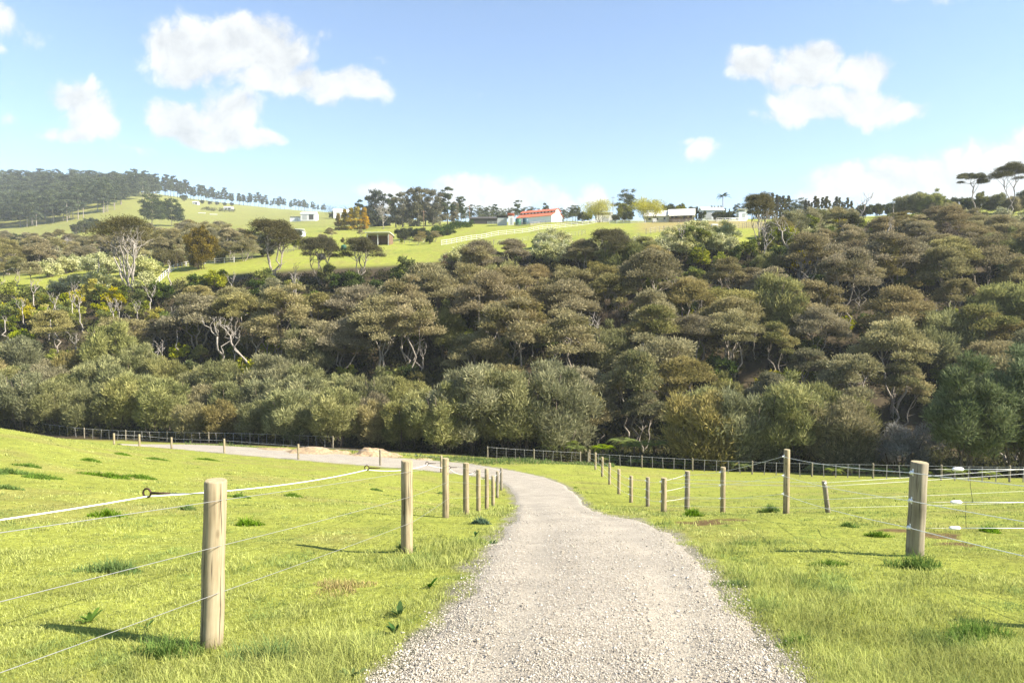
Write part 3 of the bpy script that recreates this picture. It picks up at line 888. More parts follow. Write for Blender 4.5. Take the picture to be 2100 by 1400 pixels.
rail_fence([(548,523),(575,519),(605,514),(640,509)], 'pale batten fence at the back of the bright paddock, left of centre', 0, M['grey_post'], 1.4, 1.3)
rail_fence([(1012,503),(1085,494),(1150,489),(1200,481)], 'thin wire and batten fence below the white rail fence', 0, M['grey_rail'], 1.3, 2.2)
rail_fence([(1325,481),(1400,474),(1470,471),(1520,469),(1580,466),(1640,462)], 'wire and batten fence round the dry lawn above the black pipes', 0, M['grey_rail'], 1.5, 1.7)
rail_fence([(1250,459),(1290,458),(1324,457)], 'short white rail fence between the budding trees and the white house', 3, M['rail'], 1.3, 2.4, .17)
rail_fence([(1338,457.5),(1380,457),(1420,456)], 'dark rail fence in front of the white house', 3, M['grey_rail'], 1.2, 2.4, .11)
rail_fence([(1422,456),(1445,455.5),(1468,455)], 'grey rail fence right of the white house', 3, M['grey_rail'], 1.25, 2.4, .11)
rail_fence([(1469,455),(1495,454.5),(1530,454)], 'white rail fence below the palm', 3, M['rail'], 1.35, 2.4, .17)
rail_fence([(1575,453),(1640,452),(1700,451),(1722,450)], 'grey paling fence on the crest right of the palm', 0, M['batten'], 1.3, .9)
rail_fence([(1055,464),(1085,463),(1110,460),(1130,459)], 'dark cattle yard rails in front of the barn wall', 3, M['grey_rail'], 1.3, 2.4, .14)
rail_fence([(1150,459),(1180,458),(1195,457)], 'grey yard rails right of the barn end', 3, M['grey_rail'], 1.3, 2.4, .12)
rail_fence([(1000,460),(1022,460)], 'short white rails left of the stock shed', 3, M['rail'], 1.3, 2.4, .17)
rail_fence([(752,503),(790,500),(830,499),(870,499)], 'rough batten fence beside the open shelter', 0, M['batten'], 1.3, 1.6)

# ------------------------------------------------------------------ plants
def sprays(rg, P, axis, nrm, L, W, col):
    """leafy twigs: one pointed quad each"""
    n = len(P)
    axis = axis/(np.linalg.norm(axis, axis=1, keepdims=True)+1e-9)
    s = np.cross(axis, nrm); s /= (np.linalg.norm(s, axis=1, keepdims=True)+1e-9)
    L = np.broadcast_to(L, n)[:, None]; W = np.broadcast_to(W, n)[:, None]
    V = np.stack([P-axis*L*.4, P-s*W*.5+axis*L*.05, P+axis*L*.6, P+s*W*.5+axis*L*.05], 1).reshape(-1, 3)
    Fq = np.arange(n*4).reshape(n, 4)
    return V, Fq, np.repeat(col, 4, 0)

def unit(rg, n):
    d = rg.normal(size=(n, 3)); return d/np.linalg.norm(d, axis=1, keepdims=True)

def clump_leaves(rg, cents, rad, flat, per, L, W, cA, cB, up=.5, out=.8, minz=-.6, shell=.45, tint=None):
    V = []; Fq = []; C = []; base = 0
    for k, c in enumerate(cents):
        r = rad[k]; n = int(per*(r/np.mean(rad))**2)
        d = unit(rg, int(n*1.6)); d = d[d[:, 2] > minz][:n]; n = len(d)
        lump = 1+.22*np.sin(d[:, 0]*4.1+k)*np.cos(d[:, 1]*3.7+2*k)
        rr = (rg.random(n)**shell*lump*np.where(rg.random(n) < .14, rg.uniform(1.05, 1.4, n), 1.))[:, None]
        p = np.array(c)+d*rr*np.array([r, r, r*flat])
        ax = d*np.array([1, 1, .6])*out+np.array([0, 0, up])+rg.normal(0, .45, (n, 3))
        nr = d*np.array([1, 1, 1/flat])*.75+np.array([0, 0, .25])+rg.normal(0, .38, (n, 3))
        t = (rg.random() if tint is None else tint[k])
        tt = np.clip(t+rg.normal(0, .22, n), 0, 1)[:, None]
        col = (np.array(cA)*(1-tt)+np.array(cB)*tt)*rg.uniform(.72, 1.3, (n, 1))
        v, f, cc = sprays(rg, p, ax, nr, L*rg.uniform(.6, 1.4, n), W*rg.uniform(.7, 1.3, n), col)
        V.append(v); Fq.append(f+base); C.append(cc); base += len(v)
    return np.vstack(V), np.vstack(Fq), np.vstack(C)

def limb(rg, a, b, wig, n=6, sagx=0.):
    a = np.array(a, float); b = np.array(b, float); t = np.linspace(0, 1, n)[:, None]
    P = a+(b-a)*t
    L = np.linalg.norm(b-a)
    w = rg.normal(0, wig*L, (n, 3)); w[0] = 0; w[-1] = 0; w[:, 2] *= .5
    return P+w*np.sin(np.pi*t)**.6

PROTO = {}
def store(name, crown=None, trunk=None, cm=None, tm=None, crown_name='crown', trunk_name='trunk'):
    PROTO[name] = (mesh_np(name+'_'+crown_name, *crown[:2], cm or M['leaf'], crown[2]) if crown is not None else None,
                   trunk.data(name+'_'+trunk_name, tm) if trunk is not None else None, crown_name, trunk_name)

OL_A, OL_B = (.182, .165, .070), (.378, .332, .168)       # olive to brown umbrella tea trees
BR_A, BR_B = (.180, .156, .078), (.355, .305, .175)
GN_A, GN_B = (.140, .150, .062), (.345, .338, .155)       # greener bushy manuka

def umbrella(name, seed, Ht, R, stems, clumps, cA, cB, per=680, flat=.50, drop=.34, base=.50, tm='bark', lean=0., bare=True, layer=.20, rtr=.14, wig=.045):
    rg = np.random.default_rng(seed); tb = MB(); cents = []; rad = []
    tx = [(lean*Ht+R*.50*math.cos(6.283*k/stems+seed)*(.5+.6*rg.random())*(stems > 1), R*.50*math.sin(6.283*k/stems+seed)*(.5+.6*rg.random())*(stems > 1)) for k in range(stems)]
    for k in range(stems):
        top = (tx[k][0], tx[k][1], Ht*(base+.12*rg.random()))
        P = limb(rg, (.25*math.cos(k*2.4)*(stems > 1), .25*math.sin(k*2.4)*(stems > 1), -.4), top, wig, 8)
        r0 = rtr*rg.uniform(.75, 1.2)
        tb.tube(P, list(np.linspace(r0, r0*.5, 8)), 6)
        m = max(3, clumps//stems)
        for j in range(m):
            a = rg.uniform(0, 6.283); q = R*math.sqrt(rg.random())*(.72 if stems > 1 else 1.)
            x = tx[k][0]*(.75 if stems > 1 else 1)+q*math.cos(a); y = tx[k][1]*(.75 if stems > 1 else 1)+q*math.sin(a)
            d = math.hypot(x-lean*Ht, y)/R
            z = Ht*(1-drop*min(d, 1.3)**2)-rg.random()*layer*Ht
            cr = R*rg.uniform(.26, .44)
            cents.append((x, y, z-cr*flat)); rad.append(cr)
            if j < 7:
                s = P[rg.integers(5, 8)] if j else P[-1]
                B = limb(rg, s, (x, y, z-cr*flat*1.3), .06, 5)
                tb.tube(B, list(np.linspace(r0*.42, r0*.12, 5)), 5)
        if bare:
            for j in range(rg.integers(1, 4)):
                s = P[rg.integers(3, 7)]; e = s+np.array([rg.normal(0, .7), rg.normal(0, .7), rg.uniform(.2, 1.2)])
                tb.tube(limb(rg, s, e, .07, 4), [r0*.28, r0*.2, r0*.14, r0*.06], 4)
    V = clump_leaves(rg, cents, rad, flat, per, .29, .10, cA, cB, up=.35, out=.9, minz=-.5, shell=.42)
    store(name, V, tb, None, M[tm])

def bushy(name, seed, Ht, R, clumps, cA, cB, per=430, tm='dark_bark', low=.12, L=.54, W=.085, cr=(.22, .36), point=.0, up=.75):
    """dense feathery crown almost down to the ground, brush-like upward plumes"""
    rg = np.random.default_rng(seed); tb = MB(); cents = []; rad = []
    # several upright plumes of unequal height share the crown
    m = rg.integers(5, 9) if point == 0 else 1
    pl = []
    for k in range(m):
        a = 6.283*k/m+rg.normal(0, .4); q = R*rg.uniform(.15, .66)*(m > 1)
        pl.append((q*math.cos(a), q*math.sin(a), Ht*(1-.34*(q/R)*rg.uniform(.3, 1.3)), R*rg.uniform(.38, .56) if m > 1 else R))
    for k in range(clumps):
        px, py, ph, pr = pl[k % m]
        d = unit(rg, 1)[0]; q = rg.random()**.3
        lo_ = Ht*low*rg.uniform(.6, 1.8)
        zc = (lo_+ph)/2; hz = (ph-lo_)/2
        taper = 1-max(point, .35)*max(0, d[2]*q)
        cents.append(np.array([px+d[0]*pr*.85*q*taper, py+d[1]*pr*.85*q*taper, zc+d[2]*hz*.88*q]))
        rad.append(R*rg.uniform(*cr)*(1-.35*max(0, d[2])))
    V = clump_leaves(rg, cents, rad, .95, per, L, W, cA, cB, up=up, out=.9, minz=-.8, shell=.5)
    for k in range(7):
        a = rg.uniform(0, 6.28); q = R*.55*math.sqrt(rg.random())
        P = limb(rg, (q*.5*math.cos(a), q*.5*math.sin(a), -.3), (q*1.3*math.cos(a), q*1.3*math.sin(a), Ht*rg.uniform(.55, .8)), .05, 6)
        tb.tube(P, list(np.linspace(.11, .03, 6)), 5)
        for j in range(2):
            s = P[rg.integers(1, 4)]; tb.tube(limb(rg, s, s+np.array([rg.normal(0, .8), rg.normal(0, .8), rg.uniform(.5, 1.6)]), .1, 4), [.05, .04, .03, .015], 4)
    store(name, V, tb, None, M[tm])

def shrub(name, seed, Ht, R, clumps, cA, cB, per, L, W, mt='leaf', up=.5, bk='dark_bark'):
    rg = np.random.default_rng(seed); cents = []; rad = []
    tb = MB()
    for k in range(clumps):
        a = rg.uniform(0, 6.28); q = R*math.sqrt(rg.random())*.8
        z = Ht*(.25+.65*rg.random()*(1-.5*(q/R)**2))
        cents.append((q*math.cos(a), q*math.sin(a), z)); rad.append(R*rg.uniform(.28, .45))
        if k < 6: tb.tube(limb(rg, (q*.2*math.cos(a), q*.2*math.sin(a), -.3), cents[-1], .06, 5), [.06, .05, .04, .03, .015], 5)
    V = clump_leaves(rg, cents, rad, .8, per, L, W, cA, cB, up=up, out=.8, minz=-.7, shell=.5)
    store(name, V, tb, M[mt], M[bk], 'foliage', 'stem')

def bare_tree(name, seed, Ht, R, n1, m, twigs=0, lean=0., r0=.16, fork=.55):
    rg = np.random.default_rng(seed); tb = MB()
    top = np.array([lean*Ht, 0, Ht*fork]); P = limb(rg, (0, 0, -.4), top, .05, 9)
    tb.tube(P, list(np.linspace(r0, r0*.6, 9)), 7)
    ends = []
    for k in range(n1):
        a = 6.283*k/n1+rg.random(); s = P[-1] if k < 3 else P[rg.integers(4, 9)]
        e = np.array([lean*Ht*1.3+.85*R*math.cos(a)*rg.uniform(.5, 1), R*math.sin(a)*rg.uniform(.5, 1), Ht*rg.uniform(.72, 1)])
        B = limb(rg, s, e, .06, 7); tb.tube(B, list(np.linspace(r0*.5, r0*.10, 7)), 5); ends.append(B)
        for j in range(3):
            s2 = B[rg.integers(2, 6)]; e2 = s2+np.array([rg.normal(0, R*.28), rg.normal(0, R*.28), rg.uniform(.05, .22)*Ht])
            B2 = limb(rg, s2, e2, .08, 5); tb.tube(B2, list(np.linspace(r0*.25, r0*.06, 5)), 4); ends.append(B2)
    for k in range(twigs):
        B = ends[rg.integers(len(ends))]; s = B[rg.integers(1, len(B))]
        e = s+rg.normal(0, 1, 3)*np.array([.5, .5, .35])*R*.22+np.array([0, 0, .04*Ht])
        tb.tube(limb(rg, s, e, .1, 3), [.05, .035, .02], 3, False)
    PROTO[name] = (None, tb.data(name+'_trunk', M[m]), 'crown', 'trunk')

def pine(name, seed, Ht, R, cl, cA, cB, per=110, base=.35, L=.9, W=.30, tm='dark_bark', flat=.55, top=.35):
    rg = np.random.default_rng(seed); tb = MB(); cents = []; rad = []
    P = limb(rg, (0, 0, -.5), (rg.normal(0, .3), rg.normal(0, .3), Ht*.95), .012, 8); tb.tube(P, list(np.linspace(.32, .06, 8)), 6)
    for k in range(cl):
        t = rg.random(); z = Ht*(base+(1-base)*t)
        q = R*(1-(1-top)*t)*(.35+.65*rg.random()); a = rg.uniform(0, 6.283)
        c = (q*math.cos(a), q*math.sin(a), z-.1*q); cents.append(c); rad.append(R*rg.uniform(.25, .42)*(1-.4*t))
        if k % 2 == 0: tb.tube([(0, 0, z-.25*q), c], [.07, .02], 4, False)
    cents.append((0, 0, Ht-.3)); rad.append(R*.3)
    V = clump_leaves(rg, cents, rad, flat, per, L, W, cA, cB, up=.5, out=.8, minz=-.7, shell=.5)
    store(name, V, tb, None, M[tm])

# umbrella tea trees of several builds
umbrella('umb0', 1, 9.5, 3.6, 3, 27, OL_A, OL_B, base=.60, layer=.13)
umbrella('umb1', 2, 8.5, 3.2, 2, 22, OL_A, OL_B, flat=.5)
umbrella('umb2', 3, 10.5, 4.2, 4, 32, BR_A, BR_B, base=.62, layer=.13)
umbrella('umb3', 4, 8.0, 3.5, 3, 24, BR_A, BR_B, flat=.48)
umbrella('umb4', 5, 9.0, 3.0, 2, 20, GN_A, OL_B, flat=.5)
umbrella('umb5', 6, 11., 3.4, 3, 26, OL_A, BR_B, drop=.34, layer=.15, base=.62)
umbrella('umb6', 7, 7.5, 3.8, 3, 28, OL_A, OL_B, drop=.35, base=.45, flat=.5, layer=.3)
umbrella('umb7', 8, 9., 3.7, 3, 30, BR_A, OL_B, drop=.55, base=.45, flat=.55, layer=.3)
# bushy tea trees of the lower edge
for k, (h, r, n) in enumerate(((8.6, 4.1, 50), (7.6, 3.9, 46), (9.6, 4.1, 54), (7.2, 4.2, 46), (9.0, 3.6, 46))):
    bushy('bush%d' % k, 20+k, h, r, int(n*1.75), GN_A if k != 3 else OL_A, GN_B if k != 3 else OL_B)
bushy('spruce', 31, 12., 4.0, 64, (.08, .105, .05), (.19, .22, .12), low=.08, point=.55)
bushy('lichen', 33, 6.2, 3.2, 34, (.13, .125, .105), (.26, .255, .235), per=170, low=.12, L=.4, W=.07)
bushy('brownb', 34, 7.5, 2.6, 32, (.12, .095, .065), (.21, .17, .125), per=260)
bushy('totara', 35, 11.5, 4.3, 46, (.085, .065, .012), (.22, .165, .03), per=330, low=.05, point=.45, L=.5, W=.16)
bushy('mound', 36, 5.2, 3.4, 30, (.09, .082, .03), (.17, .15, .06), per=330, low=.02)
# understorey
for k in range(3): shrub('pale%d' % k, 40+k, 2.9+.5*k, 2.1, 15, (.29, .30, .12), (.58, .57, .32), 150, .34, .15, 'pale_leaf', .3)
shrub('lime0', 50, 3.4, 1.5, 13, (.16, .20, .03), (.32, .33, .05), 150, .36, .15)
shrub('lime1', 51, 4.4, 1.4, 14, (.12, .15, .035), (.25, .25, .06), 150, .36, .14)
shrub('dark0', 52, 3.6, 1.9, 15, (.035, .055, .018), (.09, .12, .035), 160, .36, .15)
shrub('yolk', 53, 3.6, 1.9, 14, (.24, .24, .03), (.46, .40, .05), 150, .36, .16)
bare_tree('dead0', 60, 9.5, 2.6, 6, 'dead', 20, -.08); bare_tree('dead1', 61, 8.5, 2.0, 4, 'dead', 8, -.30, .17, .75); bare_tree('dead2', 62, 5.5, 1.2, 3, 'dead', 4, .06, .11)
bare_tree('spar', 64, 10.5, .7, 2, 'dead', 4, .16, .12, .92)
bare_tree('snag', 63, 5.0, .5, 2, 'dead', 0, .05, .13, .85)
# the tall pale many-stemmed tree
umbrella('hero', 70, 15.8, 6.0, 8, 56, (.085, .08, .028), (.165, .145, .062), per=300, tm='dead', base=.60, flat=.42, drop=.22, rtr=.20, layer=.08, wig=.022, lean=-.05)
umbrella('tall0', 71, 12.0, 3.3, 1, 17, (.075, .082, .036), (.15, .145, .07), base=.62, lean=-.20, flat=.42, drop=.18, rtr=.17, layer=.06)
umbrella('tall1', 72, 14.5, 4.4, 2, 26, (.08, .08, .036), (.155, .14, .068), base=.55, lean=-.02, flat=.42, drop=.22, rtr=.17, layer=.09)
umbrella('wide0', 73, 13.0, 5.6, 4, 40, (.08, .075, .03), (.16, .14, .065), base=.5, flat=.45, drop=.35, rtr=.2, layer=.14)

def palm():
    rg = np.random.default_rng(80); tb = MB(); tb.tube([(0,0,-.4),(.1,0,4),(0,0,8.6)], [.24,.19,.17], 8)
    V = []; Fq = []; C = []
    for k in range(15):
        a = k*2.399; el = rg.uniform(-.1, 1.15); L = rg.uniform(2.4, 3.3)
        d = np.array([math.cos(a)*math.cos(el), math.sin(a)*math.cos(el), math.sin(el)]); s = np.array([-math.sin(a), math.cos(a), 0])
        for t in np.linspace(.12, 1, 16):
            c = d*L*t+np.array([0, 0, 8.6-.9*t*t*L*.55])
            for sg in (-1, 1):
                b = len(V); l = .75*(1.1-t*.6)
                V += [c-d*.09, c+s*sg*l-np.array([0,0,.35*l])+d*.3*l, c+d*.09]; Fq.append((b, b+1, b+2)); C += [np.array([.05, .08, .025])*rg.uniform(.7, 1.3)]*3
    PROTO['palm'] = (mesh_np('palm_fronds', np.array(V), np.array(Fq), M['leaf'], np.array(C)), tb.data('palm_trunk', M['bark']), 'fronds', 'trunk')
palm()
def tree_fern(name, seed, Ht, L, cA, cB):
    rg = np.random.default_rng(seed); tb = MB(); tb.tube([(0,0,-.3),(.05,0,Ht*.5),(0,0,Ht)], [.13,.11,.10], 7)
    V = []; Fq = []; C = []
    for k in range(15):
        a = k*2.399+rg.random()*.3; s = np.array([-math.sin(a), math.cos(a), 0]); o = np.array([math.cos(a), math.sin(a), 0]); LL = L*rg.uniform(.8, 1.1); col = np.array(cA)*(1-(q := rg.random()))+np.array(cB)*q
        for t in np.linspace(.1, 1, 20):
            c = o*LL*t+np.array([0, 0, Ht+LL*(.95*t-1.05*t*t)])
            l = LL*.22*math.sin(math.pi*(t*.9+.1))+.03
            for sg in (-1, 1):
                b = len(V); V += [c-o*.045, c+s*sg*l+o*.12*l-np.array([0,0,.15*l]), c+o*.045]; Fq.append((b, b+1, b+2)); C += [col*rg.uniform(.8, 1.2)]*3
    PROTO[name] = (mesh_np(name+'_fronds', np.array(V), np.array(Fq), M['leaf'], np.array(C)), tb.data(name+'_trunk', M['dark_bark']), 'fronds', 'trunk')
tree_fern('fern0', 81, 1.7, 2.0, (.12, .17, .03), (.24, .28, .05)); tree_fern('fern1', 82, .5, 1.3, (.10, .15, .03), (.26, .28, .07))

# far trees
PN_A, PN_B = (.040, .056, .028), (.110, .128, .062)
pine('pine0', 90, 19., 4.4, 40, PN_A, PN_B, base=.42, top=.7, flat=.7); pine('pine1', 91, 17., 4.0, 34, PN_A, PN_B, base=.36, top=.7, flat=.7); pine('pine2', 92, 21., 4.4, 42, PN_A, PN_B, base=.45, top=.62, flat=.7)
pine('bigpine', 93, 24., 10., 90, (.04, .055, .022), (.10, .125, .05), 150, .28, 1.0, .34, 'bark', .6, .75)
pine('roundpine', 94, 17., 6.8, 70, (.03, .042, .022), (.085, .10, .045), 150, .08, .9, .32, 'dark_bark', .8, .6)
pine('gum', 95, 14., 3.8, 54, (.10, .098, .06), (.235, .21, .14), 120, .12, .7, .22, 'bark', .9, .7)
pine('goldfir', 96, 9.5, 2.9, 44, (.17, .14, .018), (.60, .42, .035), 130, .02, .6, .24, 'dark_bark', .7, .22)
pine('poplar', 97, 9.5, 1.35, 34, (.06, .06, .025), (.15, .135, .055), 75, .04, .6, .17, 'dark_bark', 1.3, .35)
pine('gumtop', 98, 13., 5.6, 36, (.055, .066, .034), (.135, .145, .075), 120, .42, .6, .22, 'bark', .6, .8)
bushy('budding', 99, 10.2, 8.0, 84, (.27, .25, .05), (.48, .44, .12), per=120, low=.22, L=.5, W=.12, tm='dark_bark', cr=(.2, .34))
bushy('roundtree', 100, 7.0, 3.6, 34, (.045, .055, .022), (.11, .12, .05), per=200, low=.1, L=.55, W=.2)
bushy('limetree', 101, 7.5, 3.2, 34, (.13, .15, .025), (.27, .27, .045), per=200, low=.06, L=.5, W=.18, point=.3)
bare_tree('greybare', 102, 12., 4.6, 14, 'dead', 260, 0., .22, .4)
bare_tree('palebrush', 103, 5.5, 4.2, 14, 'dead', 320, 0., .14, .25)

PLACED = []      # (u of the foot, distance, root, kind) for the labels
COUNT = {}
def plant(proto, x, y, name, cat, group, label=None, sc_=1., rz=None, sz=None, dz=0.):
    z = float(H(x, y))+dz
    cr, tr, cn, tn = PROTO[proto]
    r = empty(name, (x, y, z), NR.uniform(0, 6.283) if rz is None else rz, label, cat, group)
    r.scale = (sc_, sc_, sz or sc_)
    for me, nm in ((cr, cn), (tr, tn)):
        if me is not None:
            o = bpy.data.objects.new(nm, me); link(o, r)
    PLACED.append((x, y, r)); return r
def plant_px(proto, u, Y, name, cat, group, label, sc_=1., rz=None, sz=None):
    x, y, z = at(u, Y); return plant(proto, x, y, name, cat, group, label, sc_, rz, sz)

# --- words that single each bush tree out: what stands below or above it
MARKS = [(0, 'at the left edge'), (60, 'left of the pale stemmed tree'), (150, 'below the pine wood'), (265, 'under the pale stemmed tree'), (345, 'under the curved rail fence'), (445, 'above the nearest left post'), (520, 'left of the bright paddock'), (590, 'under the bright paddock batten fence'),
         (660, 'under the round bale'), (720, 'under the gold firs'), (790, 'under the open shelter'), (836, 'above the second left post'), (905, 'under the tall grove'), (985, 'left of the barn line'), (1050, 'at the middle of the photo'), (1110, 'under the red barn'),
         (1165, 'under the barn end wall'), (1235, 'under the first budding tree'), (1320, 'under the second budding tree'), (1395, 'under the white house'), (1440, 'under the black pipes'), (1482, 'under the palm'), (1545, 'under the dead forked tree'), (1612, 'above the tall right post'), (1690, 'under the horse shelter'),
         (1760, 'under the crest umbrella tree'), (1830, 'left of the nearest right post'), (1880, 'above the nearest right post'), (1985, 'under the leaning umbrella tree'), (2070, 'at the right edge')]
ORD = ['', 'second ', 'third ', 'fourth ', 'fifth ', 'sixth ', 'seventh ', 'eighth ', 'ninth ', 'tenth ', 'eleventh ', 'twelfth ', 'thirteenth ', 'fourteenth ', 'fifteenth ', 'sixteenth ', 'seventeenth ', 'eighteenth ', 'nineteenth ', 'twentieth ']
USED = {}
def where(u): return min(MARKS, key=lambda m: abs(m[0]-u))[1]
def band(v_top):
    for lim, w_ in ((470, 'on the skyline'), (520, 'along the bush top'), (565, 'high on the bush slope'), (610, 'above mid slope'), (655, 'at mid slope'), (700, 'below mid slope'), (750, 'low on the slope'), (2000, 'in the lowest row')):
        if v_top < lim: return w_
def auto_label(look, x, y, ztop):
    u, v = proj(x, y, ztop)
    key = (look, band(v), where(u))
    USED[key] = USED.get(key, 0)+1; k = USED[key]-1
    t = (ORD[k] if k else '')+look+' '+key[1]+' '+key[2]
    return ' '.join(t.split()[:16])

def bush():
    rg = np.random.default_rng(5)
    umb = [('umb0', 'olive umbrella tree'), ('umb1', 'small olive umbrella tree'), ('umb2', 'broad brown umbrella tree'), ('umb3', 'brown flat topped tree'), ('umb4', 'slim green umbrella tree'), ('umb5', 'tall olive layered tree'), ('umb6', 'low spreading olive tree'), ('umb7', 'brown rounded tea tree')]
    hts = {'umb0': 9.5, 'umb1': 8.5, 'umb2': 10.5, 'umb3': 8., 'umb4': 9., 'umb5': 11., 'umb6': 7.5, 'umb7': 9., 'bush1': 7.6, 'bush4': 9., 'brownb': 7.5, 'mound': 5.2}
    todo = []
    topline = lambda u: float(np.interp(u, [-200, 0, 200, 290, 330, 400, 480, 560, 650, 800, 850, 900, 985, 1045, 1110, 1150, 1200, 1255, 1330, 1370, 1500, 1560, 1650, 1700, 1760, 1900, 2100, 2300], [600, 602, 606, 604, 588, 555, 548, 556, 542, 545, 530, 506, 488, 484, 505, 505, 478, 464, 478, 525, 515, 486, 470, 448, 428, 418, 424, 424]))
    front = lambda u: float(np.interp(u, [-200, 0, 250, 500, 750, 960, 1050, 1130, 1200, 1400, 1800, 2100, 2300], [96, 94, 91, 85, 80, 79, 79, 82, 84, 76.5, 71, 64, 62]))
    top = lambda u: float(np.interp(u, [-200, 0, 200, 330, 480, 560, 700, 850, 950, 1200, 1330, 1400, 1560, 1700, 1800, 2200], [140, 140, 140, 142, 148, 148, 148, 148, 152, 152, 150, 145, 148, 180, 238, 245]))
    # lowest rows: feathery green bushes
    for row, (dy, n_) in enumerate(((0, 1), (6.5, 1), (13, 1))):
        u = -150.
        while u < 2260:
            Y = front(u)+dy+rg.normal(0, 1.0)
            step = rg.uniform(3.7, 5.4)*F/Y
            gap = (1140 < u < 1375) or (1790 < u < 1930 and row == 0)
            if row == 2 and u > 860: gap = True
            if row == 1 and (u > 1780 or 830 < u < 900): gap = gap or u > 1780
            if not gap and not (row == 0 and 1930 < u < 2200):
                k = int(rg.integers(0, 5)); s = rg.uniform(.80, 1.14)
                if u < 860 and row == 0: s *= .92
                if 960 < u < 1140 and row == 0: s *= 1.36; k = 2
                if 1380 < u < 1780: s *= 1.26
                look = ['feathery green bush tree', 'small feathery green bush tree', 'tall feathery green bush tree', 'squat olive bush tree', 'narrow feathery green bush tree'][k]
                h = (9., 8., 10., 7.5, 9.5)[k]*s
                x, y, z = at(u, Y); todo.append(('bush%d' % k, x, y, s, look, h, z, 'bushy tea trees along the foot of the bush', 'tea_tree'))
            u += step
    # slope: umbrella tea trees in loose rows up the hill
    Y0 = 93.
    dY = 0.
    while Y0+dY < 220:
        Yr = Y0+dY; u = -170+rg.uniform(0, 60)
        while u < 2270:
            lo = front(u)+(20 if u < 860 else (13 if u < 1140 else (5.5 if u < 1380 else 12)))
            Y = Yr+rg.normal(0, 1.6)
            step = rg.uniform(5.2, 7.6)*F/Y
            p_gap = .06 if u < 1150 else (.10 if u < 1380 or Y < 92 else .24)
            if u < 330 and Y > 109: p_gap = .62
            if lo < Y < top(u)-1 and rg.random() > p_gap:
                brown = fbm(np.array([u/260.]), np.array([Y/16.]), 77, 3)[0]
                pool = [2, 3, 7, 3, 5] if brown > .54 else [0, 1, 4, 6, 5, 0]
                k = int(pool[rg.integers(len(pool))]); s = rg.uniform(1.0, 1.5)
                if Y > 175: s *= .95
                x, y, z = at(u, Y); nm, look = umb[k]
                q = rg.random()
                if q < .20 and u > 330:
                    nm, look = [('bush1', 'small feathery bush tree'), ('bush4', 'narrow feathery bush tree'), ('brownb', 'thin brown bush tree'), ('mound', 'low rounded scrub')][int(rg.integers(4))]; s *= .95
                vt = float(proj(x, y, z+hts[nm]*s*1.03)[1]); lim = topline(u)+rg.uniform(0, 12)
                if vt < lim:
                    s *= .72; vt = float(proj(x, y, z+hts[nm]*s*1.03)[1])
                    if vt < lim: u += step*.4; continue
                todo.append((nm, x, y, s, look, hts[nm]*s, z, 'umbrella tea trees on the bush slope', 'umbrella_tree'))
            u += step
        dY += 6.2 if Yr < 150 else 7.0
    seen_h = {}
    for nm, x, y, s, look, h, z, grp, name in todo:
        r = plant(nm, x, y, name, 'tree', grp, auto_label(look, x, y, z+h), s, sz=s*rg.uniform(.86, 1.16))
        r.rotation_euler = (rg.normal(0, .055), rg.normal(0, .055), r.rotation_euler[2])
    print('bush trees', len(todo))
bush()

